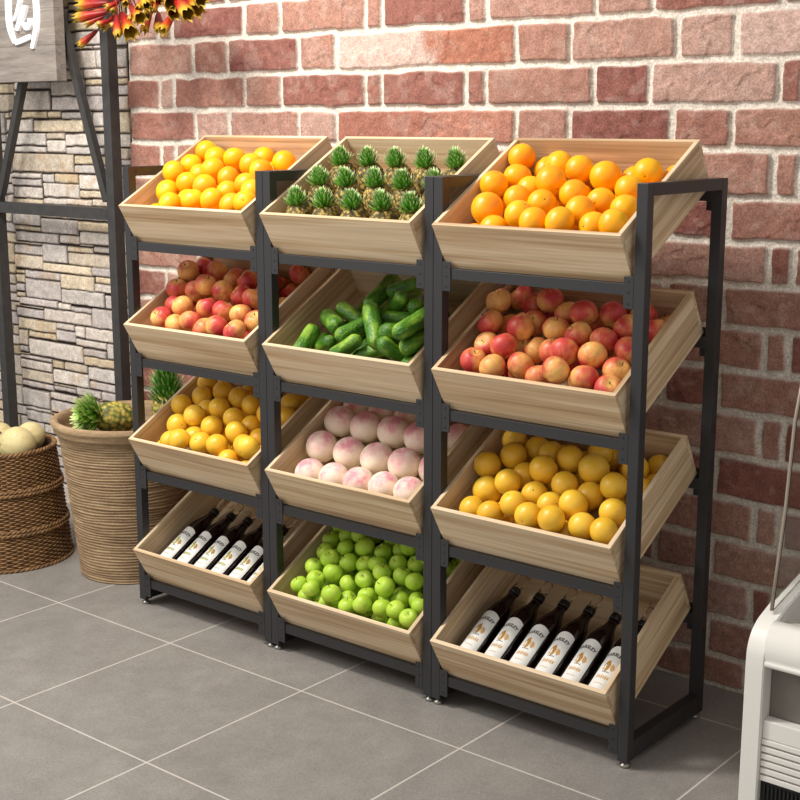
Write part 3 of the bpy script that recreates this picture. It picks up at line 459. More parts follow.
PILES = {'orange_C1': ((2,0),24,[(0.0515,0.3707,0.1159,0.0395),(0.0752,0.2981,0.0978,0.0395),(0.1136,0.3823,0.0695,0.0395),(0.1783,0.3548,0.1044,0.0395),(0.2554,0.3318,0.1061,0.0395),(0.3399,0.3186,0.0946,0.0437),(0.4505,0.3436,0.0941,0.0395),(0.0515,0.2223,0.1208,0.0395),(0.1394,0.2544,0.0865,0.0395),(0.2163,0.2519,0.1182,0.0425),(0.3002,0.2187,0.1032,0.0395),(0.0972,0.1141,0.116,0.0454),(0.15,0.179,0.1054,0.0395),(0.2363,0.1631,0.1061,0.0395),(0.3882,0.2012,0.092,0.0395),(0.3745,0.1274,0.1147,0.0395),(0.4457,0.2541,0.0993,0.0395),(0.2143,0.089,0.1192,0.0395),(0.283,0.0515,0.1248,0.0395),(0.3613,0.0515,0.1294,0.0395),(0.1497,0.0515,0.095,0.0395),(0.4884,0.1531,0.1069,0.0395),(0.4358,0.0791,0.1011,0.0395),(0.5086,0.0616,0.1243,0.0395),(0.3182,0.0797,0.0507,0.0407),(0.4954,0.2926,0.0507,0.0407),(0.3137,0.1605,0.0507,0.0407),(0.5078,0.0999,0.0507,0.0407),(0.053,0.1624,0.0507,0.0407),(0.2732,0.2776,0.0507,0.0407),(0.2992,0.3785,0.0507,0.0407),(0.4954,0.2106,0.0507,0.0407),(0.0601,0.0736,0.0507,0.0407),(0.3876,0.3745,0.0507,0.0407),(0.2402,0.058,0.0507,0.0407),(0.1863,0.1342,0.0507,0.0407),(0.4205,0.1406,0.0507,0.0407),(0.195,0.2986,0.0507,0.0407),(0.5054,0.384,0.0507,0.0407),(0.4073,0.2981,0.0486,0.0386),(0.0738,0.2384,0.0486,0.0386),(0.2192,0.212,0.0486,0.0386),(0.2211,0.3899,0.0486,0.0386),(0.3472,0.2504,0.0486,0.0386)]),'apple_C2': ((2,1),32,[(0.0501,0.2855,0.1629,0.0381),(0.0501,0.3794,0.107,0.0381),(0.1846,0.3329,0.1446,0.0381),(0.1175,0.345,0.1117,0.0381),(0.2515,0.3037,0.1249,0.0381),(0.3202,0.2848,0.1502,0.0381),(0.3815,0.3223,0.1247,0.0381),(0.0597,0.2131,0.1425,0.0381),(0.0716,0.268,0.092,0.0381),(0.1598,0.271,0.1081,0.0381),(0.1654,0.2037,0.1438,0.0388),(0.2604,0.2288,0.1324,0.0381),(0.3389,0.2117,0.1359,0.0381),(0.444,0.2786,0.12,0.0381),(0.0845,0.1457,0.1187,0.0381),(0.1555,0.1281,0.1379,0.0381),(0.4147,0.2093,0.1271,0.0381),(0.2177,0.177,0.095,0.0381),(0.2871,0.1551,0.1158,0.0381),(0.3496,0.1248,0.1484,0.0392),(0.4249,0.1351,0.1375,0.0381),(0.4891,0.1985,0.1142,0.0381),(0.0883,0.0704,0.1238,0.0381),(0.162,0.0531,0.125,0.0381),(0.2318,0.0818,0.1196,0.0381),(0.3024,0.0564,0.1098,0.0381),(0.3672,0.0501,0.1482,0.0381),(0.4376,0.062,0.1231,0.0381),(0.4934,0.1235,0.1061,0.0381),(0.5111,0.0501,0.1103,0.0381),(0.5111,0.3053,0.0977,0.0381),(0.452,0.352,0.1037,0.0381),(0.2588,0.1059,0.0493,0.0393),(0.3734,0.1291,0.0493,0.0393),(0.2062,0.2421,0.0493,0.0393),(0.3204,0.3162,0.0493,0.0393),(0.1557,0.0615,0.0493,0.0393),(0.2643,0.3704,0.0493,0.0393),(0.1024,0.119,0.0493,0.0393),(0.4239,0.2152,0.0493,0.0393),(0.4119,0.307,0.0493,0.0393),(0.4562,0.0691,0.0493,0.0393),(0.3144,0.1811,0.0493,0.0393),(0.1303,0.2237,0.0493,0.0393),(0.4133,0.3892,0.0493,0.0393),(0.1153,0.3892,0.0493,0.0393),(0.3674,0.0513,0.0493,0.0393),(0.4946,0.2483,0.0493,0.0393),(0.0634,0.331,0.0493,0.0393),(0.4956,0.3892,0.0493,0.0393),(0.0561,0.1996,0.0493,0.0393),(0.0513,0.06,0.0493,0.0393),(0.3373,0.3912,0.0473,0.0373),(0.1912,0.3912,0.0473,0.0373),(0.2021,0.318,0.0473,0.0373),(0.1768,0.1347,0.0473,0.0373),(0.4532,0.1451,0.0473,0.0373),(0.2818,0.25,0.0473,0.0373),(0.3558,0.2489,0.0473,0.0373)]),'yellow_C3': ((2,2),29,[(0.065,0.3322,0.1114,0.0376),(0.1038,0.2668,0.1183,0.039),(0.1406,0.3303,0.0981,0.0376),(0.2082,0.3016,0.1153,0.0376),(0.2821,0.2867,0.1273,0.0382),(0.3413,0.344,0.1097,0.0376),(0.3655,0.2682,0.1231,0.0432),(0.4683,0.3076,0.113,0.0376),(0.0511,0.2099,0.1227,0.0391),(0.1622,0.2232,0.0963,0.0376),(0.1557,0.1564,0.1291,0.0376),(0.2329,0.2245,0.1312,0.0418),(0.0852,0.1416,0.0931,0.0432),(0.3115,0.1973,0.1171,0.0385),(0.3882,0.1934,0.1006,0.0376),(0.4543,0.2178,0.1258,0.0378),(0.241,0.1494,0.1084,0.0376),(0.3097,0.1202,0.1114,0.0376),(0.2204,0.0812,0.131,0.0376),(0.0842,0.0613,0.0961,0.0376),(0.1571,0.0496,0.107,0.0376),(0.3853,0.1227,0.1313,0.04),(0.4933,0.1364,0.1171,0.0381),(0.288,0.0496,0.1338,0.0376),(0.3624,0.0496,0.1407,0.0376),(0.4386,0.0686,0.1177,0.0376),(0.5116,0.0572,0.1288,0.0376),(0.5116,0.2509,0.0908,0.0376),(0.3805,0.0698,0.0708,0.0376),(0.099,0.3759,0.0488,0.0388),(0.1896,0.3602,0.0488,0.0388),(0.2261,0.2705,0.0488,0.0388),(0.3083,0.2939,0.0488,0.0388),(0.4561,0.1362,0.0488,0.0388),(0.1492,0.1166,0.0488,0.0388),(0.331,0.3897,0.0488,0.0388),(0.485,0.3877,0.0488,0.0388),(0.3868,0.2929,0.0488,0.0388),(0.2377,0.0824,0.0488,0.0388),(0.0762,0.2159,0.0488,0.0388),(0.2766,0.1863,0.0488,0.0388),(0.3432,0.2251,0.0488,0.0388),(0.0925,0.2986,0.0488,0.0388),(0.4391,0.2184,0.0488,0.0388),(0.1999,0.178,0.0488,0.0388),(0.411,0.3661,0.0488,0.0388),(0.4957,0.0658,0.0488,0.0388),(0.5077,0.3138,0.0488,0.0388),(0.3679,0.1413,0.0488,0.0388),(0.309,0.0588,0.0468,0.0368),(0.509,0.1896,0.0468,0.0368),(0.2645,0.3548,0.0468,0.0368)]),'orange_A1': ((0,0),24,[(0.0515,0.3744,0.1112,0.0395),(0.0515,0.2924,0.1076,0.0395),(0.1254,0.3424,0.1077,0.0395),(0.203,0.3507,0.0996,0.0395),(0.3122,0.3146,0.1027,0.0395),(0.2958,0.389,0.0815,0.0395),(0.4262,0.3492,0.0934,0.0395),(0.0515,0.2167,0.1283,0.0395),(0.1943,0.2587,0.118,0.0395),(0.1201,0.2574,0.0926,0.0395),(0.2784,0.2341,0.1005,0.0395),(0.0712,0.1462,0.0996,0.0395),(0.1394,0.1834,0.1102,0.0395),(0.2418,0.162,0.1151,0.0395),(0.4067,0.1895,0.1099,0.0395),(0.3842,0.2826,0.1009,0.0395),(0.3341,0.1649,0.0935,0.0395),(0.1816,0.1232,0.0827,0.0395),(0.2618,0.0816,0.113,0.0395),(0.3413,0.0894,0.1136,0.0395),(0.4331,0.0794,0.1063,0.0395),(0.5097,0.073,0.1218,0.0395),(0.1849,0.0515,0.1151,0.0395),(0.4725,0.1468,0.1141,0.0395),(0.4687,0.2291,0.0507,0.0407),(0.3425,0.2314,0.0507,0.0407),(0.068,0.2143,0.0507,0.0407),(0.4952,0.3056,0.0507,0.0407),(0.1309,0.0547,0.0507,0.0407),(0.4833,0.3857,0.0507,0.0407),(0.2763,0.1309,0.0507,0.0407),(0.2369,0.28,0.0507,0.0407),(0.3827,0.0531,0.0507,0.0407),(0.4982,0.1065,0.0507,0.0407),(0.0547,0.082,0.0507,0.0407),(0.1898,0.2131,0.0507,0.0407),(0.4211,0.1355,0.0507,0.0407),(0.3592,0.352,0.0507,0.0407),(0.3017,0.0527,0.0507,0.0407),(0.0759,0.3361,0.0486,0.0386),(0.1622,0.3052,0.0486,0.0386),(0.2233,0.0604,0.0486,0.0386),(0.1549,0.387,0.0486,0.0386)]),'apple_A2': ((0,1),23,[(0.0501,0.2883,0.1543,0.0381),(0.0525,0.3554,0.1194,0.0381),(0.1403,0.3305,0.1317,0.0381),(0.2427,0.3056,0.1268,0.0381),(0.3175,0.2962,0.1309,0.0381),(0.0501,0.2158,0.1318,0.0381),(0.1241,0.2262,0.1205,0.0381),(0.1929,0.2267,0.1521,0.0381),(0.2666,0.2247,0.1351,0.0381),(0.3447,0.226,0.1249,0.0381),(0.4184,0.2091,0.133,0.0381),(0.0882,0.1543,0.108,0.0381),(0.1573,0.1323,0.1295,0.0381),(0.2595,0.1462,0.1258,0.0381),(0.339,0.1404,0.1248,0.0381),(0.4239,0.1342,0.1243,0.0381),(0.1054,0.073,0.1219,0.0381),(0.1791,0.0629,0.1083,0.0381),(0.2523,0.0709,0.1255,0.0381),(0.3246,0.0501,0.1168,0.0381),(0.3976,0.0501,0.1363,0.0381),(0.4729,0.0501,0.1292,0.0381),(0.4977,0.1203,0.1159,0.0381),(0.4482,0.2779,0.0493,0.0393),(0.2516,0.3892,0.0493,0.0393),(0.4317,0.1055,0.0493,0.0393),(0.1131,0.3501,0.0493,0.0393),(0.2273,0.0564,0.0493,0.0393),(0.286,0.1539,0.0493,0.0393),(0.2639,0.2543,0.0493,0.0393),(0.0612,0.206,0.0493,0.0393),(0.4081,0.2117,0.0493,0.0393),(0.0562,0.0782,0.0493,0.0393),(0.3023,0.0778,0.0493,0.0393),(0.4745,0.1707,0.0493,0.0393),(0.5099,0.3892,0.0493,0.0393),(0.5015,0.0706,0.0493,0.0393),(0.3621,0.2842,0.0493,0.0393),(0.4229,0.3515,0.0493,0.0393),(0.296,0.3253,0.0493,0.0393),(0.1383,0.1943,0.0493,0.0393),(0.3636,0.148,0.0493,0.0393),(0.1722,0.1226,0.0493,0.0393),(0.0513,0.3036,0.0493,0.0393),(0.2102,0.3235,0.0493,0.0393),(0.1304,0.054,0.0493,0.0393),(0.3756,0.0513,0.0493,0.0393),(0.3664,0.3417,0.0977,0.0373),(0.1761,0.3912,0.0473,0.0373),(0.4051,0.2792,0.1106,0.0373),(0.4571,0.3912,0.1027,0.0373),(0.1884,0.2514,0.0532,0.0373),(0.5119,0.3151,0.0619,0.0373),(0.3293,0.216,0.0473,0.0373),(0.3024,0.3779,0.1031,0.0373),(0.5119,0.2367,0.0473,0.0373),(0.2167,0.1839,0.0473,0.0373),(0.3479,0.3912,0.0473,0.0373),(0.1173,0.2677,0.0473,0.0373),(0.0493,0.3912,0.0473,0.0373)]),'yellow_A3': ((0,2),28,[(0.0575,0.3402,0.1143,0.0376),(0.1604,0.3144,0.116,0.0376),(0.0915,0.2734,0.1142,0.0376),(0.2522,0.2975,0.1157,0.0376),(0.336,0.2739,0.1157,0.0376),(0.0496,0.2118,0.1212,0.0376),(0.1666,0.1654,0.1326,0.0376),(0.151,0.2304,0.0993,0.0376),(0.2224,0.2293,0.1213,0.0376),(0.3088,0.2044,0.1128,0.0376),(0.1039,0.1296,0.1087,0.0389),(0.2561,0.1479,0.1153,0.0376),(0.3807,0.2044,0.0923,0.0376),(0.1901,0.1107,0.0874,0.0376),(0.3867,0.1373,0.1247,0.0376),(0.1322,0.0594,0.101,0.0376),(0.2003,0.0496,0.1299,0.0376),(0.2672,0.0743,0.1077,0.0376),(0.3417,0.0795,0.11,0.0376),(0.4033,0.0496,0.0802,0.0376),(0.4495,0.099,0.112,0.0376),(0.5116,0.0697,0.1415,0.0376),(0.4439,0.1664,0.0804,0.0376),(0.4751,0.315,0.1112,0.0376),(0.5116,0.2496,0.1144,0.0376),(0.5116,0.1117,0.0723,0.0376),(0.5116,0.1738,0.114,0.0376),(0.4373,0.2436,0.1235,0.0376),(0.5104,0.3656,0.0488,0.0388),(0.2069,0.2603,0.0488,0.0388),(0.3748,0.1266,0.0488,0.0388),(0.3278,0.3325,0.0488,0.0388),(0.1585,0.1687,0.0488,0.0388),(0.0568,0.292,0.0488,0.0388),(0.2749,0.1818,0.0488,0.0388),(0.0669,0.0631,0.0488,0.0388),(0.1164,0.3591,0.0488,0.0388),(0.1872,0.3897,0.0488,0.0388),(0.0706,0.2157,0.0488,0.0388),(0.1335,0.2839,0.0488,0.0388),(0.4408,0.254,0.0488,0.0388),(0.4357,0.3848,0.0488,0.0388),(0.2837,0.2692,0.0488,0.0388),(0.2373,0.3312,0.0488,0.0388),(0.2998,0.1088,0.0488,0.0388),(0.5104,0.2885,0.0488,0.0388),(0.5049,0.2113,0.0488,0.0388),(0.4722,0.0514,0.0488,0.0388),(0.0567,0.1396,0.0488,0.0388),(0.2239,0.0551,0.0488,0.0388),(0.0488,0.3917,0.0468,0.0368),(0.3588,0.258,0.0468,0.0368),(0.4015,0.318,0.0468,0.0368),(0.2817,0.3917,0.0468,0.0368)]),'greenapple_B4': ((1,3),48,[(0.0484,0.3208,0.1203,0.0291),(0.0547,0.2624,0.1236,0.03),(0.1076,0.2863,0.131,0.0291),(0.1636,0.2895,0.1464,0.0291),(0.212,0.2523,0.1436,0.0325),(0.1401,0.2362,0.135,0.0291),(0.0748,0.207,0.13,0.0298),(0.1248,0.1757,0.143,0.0311),(0.1817,0.1935,0.1229,0.0323),(0.0771,0.1419,0.1269,0.0295),(0.17,0.1323,0.1382,0.0322),(0.242,0.2025,0.1247,0.0291),(0.278,0.2581,0.1342,0.0291),(0.3289,0.285,0.128,0.0291),(0.2725,0.3163,0.1319,0.0291),(0.3747,0.281,0.163,0.0291),(0.297,0.2042,0.1422,0.0291),(0.3436,0.1714,0.1516,0.0291),(0.3542,0.233,0.1319,0.0291),(0.3996,0.1938,0.1296,0.0313),(0.4572,0.1798,0.1387,0.0291),(0.4079,0.2531,0.1248,0.0291),(0.2846,0.1448,0.1303,0.0291),(0.2234,0.1278,0.1092,0.0291),(0.1185,0.0989,0.1243,0.0307),(0.1528,0.0472,0.1498,0.0291),(0.067,0.071,0.1145,0.0291),(0.1167,0.0425,0.1047,0.0291),(0.227,0.0523,0.1426,0.0317),(0.3853,0.1268,0.1465,0.0327),(0.3197,0.1017,0.1125,0.0297),(0.3468,0.0535,0.1366,0.0311),(0.4201,0.1333,0.0947,0.0307),(0.4057,0.0712,0.1169,0.0322),(0.5201,0.0555,0.1312,0.0291),(0.4526,0.0566,0.0789,0.0291),(0.2903,0.0411,0.119,0.0291),(0.5201,0.1124,0.1214,0.0291),(0.1843,0.0411,0.1014,0.0291),(0.4782,0.1436,0.0969,0.0291),(0.2546,0.0808,0.0968,0.0291),(0.4637,0.0682,0.1349,0.0291),(0.4943,0.2249,0.1385,0.0291),(0.5201,0.1801,0.1126,0.0291),(0.458,0.2685,0.1491,0.0291),(0.5201,0.1507,0.0582,0.0291),(0.3937,0.3264,0.1329,0.0291),(0.4536,0.3236,0.1324,0.0291),(0.4089,0.0848,0.0401,0.0301),(0.2344,0.2579,0.0401,0.0301),(0.05,0.1129,0.0401,0.0301),(0.1287,0.0421,0.0401,0.0301),(0.3154,0.0421,0.0401,0.0301),(0.1015,0.2657,0.0401,0.0301),(0.2992,0.3929,0.0401,0.0301),(0.1988,0.0421,0.0401,0.0301),(0.1098,0.0976,0.0401,0.0301),(0.464,0.1055,0.0401,0.0301),(0.1878,0.3645,0.0401,0.0301),(0.4098,0.2942,0.0401,0.0301),(0.4361,0.2407,0.0401,0.0301),(0.1619,0.3108,0.0401,0.0301),(0.2199,0.1571,0.0401,0.0301),(0.1163,0.3485,0.0401,0.0301),(0.2571,0.0512,0.0401,0.0301),(0.0877,0.2085,0.0401,0.0301),(0.3245,0.1433,0.0401,0.0301),(0.4132,0.3984,0.0401,0.0301),(0.1453,0.1929,0.0401,0.0301),(0.0683,0.0551,0.0401,0.0301),(0.5191,0.3151,0.0401,0.0301),(0.3224,0.2447,0.0401,0.0301),(0.2571,0.2032,0.0401,0.0301),(0.505,0.0421,0.0401,0.0301),(0.3981,0.1428,0.0401,0.0301),(0.0421,0.2639,0.0401,0.0301),(0.2905,0.2943,0.0401,0.0301),(0.46,0.1646,0.0401,0.0301),(0.5191,0.2563,0.0401,0.0301),(0.5191,0.3738,0.0401,0.0301),(0.4679,0.3436,0.0401,0.0301),(0.0841,0.3984,0.0401,0.0301),(0.2777,0.1067,0.0401,0.0301),(0.3617,0.1899,0.0401,0.0301),(0.1589,0.2514,0.0401,0.0301),(0.2188,0.0979,0.0401,0.0301),(0.2203,0.3152,0.0401,0.0301),(0.4801,0.2341,0.0758,0.0285),(0.1656,0.1385,0.0385,0.0285),(0.4997,0.2861,0.0853,0.0285),(0.1157,0.3846,0.0852,0.0285),(0.3754,0.347,0.0385,0.0285),(0.4202,0.3419,0.0706,0.0285),(0.3293,0.4,0.0876,0.0285),(0.0405,0.3605,0.0385,0.0285),(0.1761,0.4,0.0828,0.0285),(0.309,0.1938,0.0622,0.0285),(0.1566,0.3463,0.0843,0.0285),(0.3793,0.2451,0.0385,0.0285),(0.2775,0.2437,0.0752,0.0285),(0.3517,0.2947,0.0385,0.0285),(0.4695,0.4,0.0459,0.0285),(0.3817,0.3804,0.084,0.0285),(0.3472,0.0903,0.0385,0.0285),(0.136,0.2837,0.0821,0.0285),(0.2001,0.2113,0.0385,0.0285),(0.2669,0.3465,0.0477,0.0285),(0.0931,0.1517,0.0385,0.0285),(0.0405,0.4,0.0771,0.0285),(0.2519,0.2933,0.0822,0.0285),(0.2234,0.3528,0.0832,0.0285),(0.1943,0.2788,0.0756,0.0285),(0.5049,0.2009,0.0385,0.0285),(0.4694,0.2865,0.0385,0.0285),(0.5207,0.3445,0.089,0.0285),(0.0405,0.1701,0.0385,0.0285),(0.2645,0.4,0.0846,0.0285),(0.1421,0.4,0.0385,0.0285),(0.3614,0.1247,0.0799,0.0285),(0.1236,0.229,0.0792,0.0285),(0.5087,0.4,0.0891,0.0285),(0.0705,0.3138,0.0385,0.0285),(0.3731,0.0405,0.0385,0.0285),(0.4148,0.1929,0.0617,0.0285),(0.2334,0.4,0.0385,0.0285),(0.0405,0.2156,0.0709,0.0285),(0.356,0.4,0.0385,0.0285),(0.1642,0.0851,0.0541,0.0285),(0.2691,0.1551,0.0693,0.0285),(0.3222,0.3405,0.0532,0.0285),(0.5207,0.0975,0.0385,0.0285),(0.1309,0.1533,0.0793,0.0285)]),'peach_B3': ((1,2),18,[(0.0988,0.0746,0.0786,0.0484),(0.195,0.0775,0.0801,0.0484),(0.2912,0.0802,0.0811,0.0484),(0.3873,0.0834,0.0816,0.0484),(0.4835,0.0832,0.0831,0.0484),(0.0664,0.1832,0.0889,0.052),(0.1783,0.1828,0.0852,0.052),(0.2875,0.1838,0.085,0.052),(0.3954,0.1828,0.0855,0.052),(0.0733,0.2845,0.1086,0.052),(0.1781,0.2844,0.1048,0.052),(0.2866,0.2855,0.1042,0.052),(0.3901,0.2851,0.1007,0.052),(0.0604,0.3801,0.0829,0.0484),(0.1637,0.3801,0.0802,0.0484),(0.2678,0.3801,0.0784,0.0484),(0.3698,0.3801,0.0778,0.0484),(0.4972,0.1979,0.0745,0.052),(0.4762,0.3474,0.0604,0.0504)])}
def pile(key, kind, word, nrow, group, seed, face=None):
    (i, l), vis, pts = PILES[key]; rg = random.Random(seed); Mx = crate_matrix(i, l, .0345); names = rows_of(pts[:vis], nrow)
    me, pn, pm = KIND[kind]
    for k, (x, y, z, r) in enumerate(pts):
        o = bpy.data.objects.new(kind, me); COL.objects.link(o)
        if face == 'peach': q = Euler((R(rg.uniform(8, 26)), R(rg.uniform(-6, 6)), R(rg.uniform(-115, -65)))).to_matrix().to_4x4() if False else (Matrix.Rotation(R(rg.uniform(16, 30)), 4, 'X') @ Matrix.Rotation(R(rg.uniform(-115, -60)), 4, 'Z'))
        elif face == 'up': q = Euler((R(rg.uniform(-50, 60)), R(rg.uniform(-45, 45)), rg.uniform(0, 6.28))).to_matrix().to_4x4()
        else: q = Euler((rg.uniform(0, 6.28), rg.uniform(0, 6.28), rg.uniform(0, 6.28))).to_matrix().to_4x4()
        sc = r / .04 * (.975 if k < vis else .945); sx = 1 + rg.uniform(-.02, .03)
        o.matrix_world = Matrix.Translation(Mx @ Vector((x, y, z))) @ q @ Matrix.Diagonal((sc * sx, sc, sc / sx, 1))
        if pm is not None:
            p = bpy.data.objects.new(pn, pm); COL.objects.link(p); p.parent = o
        if k < vis: tag(o, '%s in the %s row of the %s tier, %s rack, %s from the left' % (word, names[k][0], LV[l], RK[i], names[k][1]), word.split()[-1], '%s in the %s tier of the %s rack' % (group, LV[l], RK[i]))
        else: tag(o, '%s buried underneath the heap in the %s tier of the %s rack' % (word, LV[l], RK[i]), word.split()[-1], '%s buried in the %s tier of the %s rack' % (group, LV[l], RK[i]))
pile('orange_C1', 'orange', 'orange', 4, 'oranges', 1); pile('orange_A1', 'orange', 'orange', 4, 'oranges', 2)
pile('apple_C2', 'red_apple', 'red apple', 5, 'red apples', 3, 'up'); pile('apple_A2', 'red_apple', 'red apple', 4, 'red apples', 4, 'up')
pile('yellow_C3', 'golden_orange', 'golden orange', 5, 'golden oranges', 5); pile('yellow_A3', 'golden_orange', 'golden orange', 5, 'golden oranges', 6)
pile('greenapple_B4', 'green_apple', 'green apple', 7, 'green apples', 7, 'up'); pile('peach_B3', 'peach', 'pink peach', 4, 'peaches', 8, 'peach')

# cucumbers
CUCS = [(0.1466, 0.1614, 0.1203, 0.7874, -0.5549, 0.2683, 0.062, 0.0273), (0.1838, 0.2101, 0.1127, 0.8995, -0.2516, -0.3573, 0.04, 0.023), (0.2642, 0.2826, 0.1497, 0.0685, -0.9962, 0.0545, 0.0603, 0.0266), (0.3509, 0.2926, 0.1707, 0.9313, 0.298, 0.2094, 0.04, 0.023), (0.3685, 0.2373, 0.1623, 0.6877, -0.3006, 0.6608, 0.04, 0.023), (0.4224, 0.251, 0.1493, 0.5112, -0.7858, 0.3481, 0.044, 0.0259), (0.3697, 0.2087, 0.1199, 0.897, 0.3742, -0.2353, 0.04, 0.023), (0.2696, 0.1338, 0.1308, 0.3396, 0.9286, -0.1498, 0.0501, 0.0245), (0.348, 0.1264, 0.1555, 0.6057, -0.7606, -0.2337, 0.062, 0.0266), (0.4555, 0.123, 0.1397, 0.3056, 0.7002, -0.6452, 0.0537, 0.0259), (0.5201, 0.1149, 0.1898, -0.0002, -0.9642, 0.2652, 0.0618, 0.0259), (0.0938, 0.0847, 0.1005, 0.2167, -0.9756, -0.0343, 0.04, 0.0245), (0.1547, 0.0931, 0.0844, 0.8275, -0.1677, 0.5359, 0.04, 0.023), (0.2835, 0.053, 0.1221, 0.8147, 0.3698, 0.4467, 0.04, 0.023), (0.344, 0.0819, 0.0894, 0.8534, 0.4998, 0.1484, 0.04, 0.023), (0.4641, 0.0551, 0.1299, 0.2149, 0.4208, -0.8813, 0.04, 0.023), (0.5203, 0.0768, 0.0927, 0.0669, 0.9661, -0.2494, 0.04, 0.023), (0.1638, 0.2159, 0.0678, 0.6646, 0.7372, 0.1218, 0.04, 0.023), (0.4817, 0.2509, 0.1384, 0.4345, -0.8793, -0.1951, 0.0561, 0.0259), (0.5199, 0.1035, 0.1378, -0.0011, -0.9648, 0.2631, 0.047, 0.0259), (0.3447, 0.205, 0.0775, 0.6979, 0.691, -0.1884, 0.04, 0.023), (0.0774, 0.1188, 0.0382, -0.0833, 0.9965, 0.0, 0.055, 0.025), (0.1923, 0.1509, 0.0382, 0.2227, 0.9749, -0.0, 0.055, 0.025), (0.2414, 0.1196, 0.0382, 0.1613, 0.9869, 0.0, 0.055, 0.025), (0.3046, 0.1659, 0.0382, -0.1108, 0.9938, -0.0, 0.055, 0.025), (0.39, 0.12, 0.0382, 0.0, 1.0, -0.0, 0.055, 0.025), (0.4543, 0.1688, 0.0382, 0.1549, 0.9879, 0.0, 0.055, 0.025), (0.503, 0.1233, 0.0382, 0.0856, 0.9963, -0.0, 0.055, 0.025), (0.1115, 0.287, 0.0382, -0.1322, 0.9912, 0.0, 0.055, 0.025), (0.1991, 0.334, 0.0382, -0.0395, 0.9992, 0.0001, 0.055, 0.025), (0.2629, 0.2846, 0.0382, 0.2654, 0.9641, -0.0, 0.055, 0.025), (0.3448, 0.3204, 0.0382, -0.1951, 0.9808, 0.0001, 0.055, 0.025), (0.4143, 0.2804, 0.0382, 0.0519, 0.9987, 0.0, 0.055, 0.025), (0.4962, 0.324, 0.0382, 0.1928, 0.9812, 0.0, 0.055, 0.025)]
def cuc_mesh(hl, r, seed):
    rg = random.Random(seed); bm = bmesh.new(); n = 20; mseg = 20; rings = []; tot = hl + r; bend = rg.uniform(-.004, .004)
    bumps = [(rg.uniform(0, 6.28), rg.uniform(-tot, tot)) for _ in range(60)]
    for j in range(mseg + 1):
        tt = -tot + 2 * tot * (.5 - .5 * math.cos(PI * j / mseg)); a = max(0, abs(tt) - hl); rad = math.sqrt(max(r * r - a * a, 0)) * (1 - .06 * (tt / tot))
        if j in (0, mseg): rings.append([bm.verts.new((0, bend * (tt / tot) ** 2, tt))]); continue
        rg_ = []
        for k in range(n):
            an = 2 * PI * k / n; b = sum(math.exp(-(((an - p + PI) % (2 * PI) - PI) ** 2 * 14 + ((tt - q) / .007) ** 2)) for p, q in bumps) * .0014
            rr = rad + b + .0006 * math.cos(3 * an); rg_.append(bm.verts.new((rr * math.cos(an), rr * math.sin(an) + bend * (tt / tot) ** 2, tt)))
        rings.append(rg_)
    for a, b in zip(rings, rings[1:]):
        for k in range(n):
            k2 = (k + 1) % n
            if len(a) == 1: bm.faces.new((a[0], b[k2], b[k]))
            elif len(b) == 1: bm.faces.new((a[k], a[k2], b[0]))
            else: bm.faces.new((a[k], a[k2], b[k2], b[k]))
    return mk('cucumber', bm, M_cuc)
Mx = crate_matrix(1, 1, .0345); cnames = rows_of([(c[0], c[1]) for c in CUCS[:21]], 4)
for k, c in enumerate(CUCS):
    o = bpy.data.objects.new('cucumber', cuc_mesh(c[6] - .001, c[7] * (.955 if k < 21 else .90), k)); COL.objects.link(o); d = Vector(c[3:6])
    q = d.to_track_quat('Z', 'Y').to_matrix().to_4x4(); o.matrix_world = Mx @ Matrix.Translation(c[:3]) @ q
    st = bpy.data.objects.new('stem', KIND['red_apple'][2]); COL.objects.link(st); st.parent = o; st.location = (0, 0, c[6] + c[7] - .0385)
    if k < 21: tag(o, 'green cucumber in the %s row of the second tier, middle rack, %s from the left' % cnames[k], 'cucumber', 'cucumbers in the middle rack')
    else: tag(o, 'green cucumber buried under the other cucumbers in the middle rack', 'cucumber', 'cucumbers buried in the middle rack')

# pineapples
M_crown2b = leaf_mat('green_crown_leaf', S(50, 126, 40), S(112, 168, 66), S(216, 228, 160), .7)
def leaf(bm, base, az, out, length, width, curl, lay, nseg=5):
    """one pointed, channelled leaf starting at base, leaning outwards by `out` radians and curling"""
    pts = []; p = Vector(base); ang = out; step = length / nseg; d0 = Vector((math.cos(az), math.sin(az), 0)); sd = Vector((-math.sin(az), math.cos(az), 0)); prev = None
    for j in range(nseg + 1):
        f = j / nseg; wd = width * (.75 + .5 * f) * (1 - f) ** .75 * .5 if f > 0 else width * .42
        nrm = (d0 * math.cos(ang) - Vector((0, 0, 1)) * math.sin(ang))
        row = [bm.verts.new(p - sd * wd - nrm * wd * -.35), bm.verts.new(p), bm.verts.new(p + sd * wd - nrm * wd * -.35)]
        for v in row: v[lay] = f
        if prev:
            for a in (0, 1): fc = bm.faces.new((prev[a], prev[a + 1], row[a + 1], row[a])); fc.smooth = True
        prev = row; p = p + (d0 * math.sin(ang) + Vector((0, 0, math.cos(ang)))) * step; ang += curl / nseg
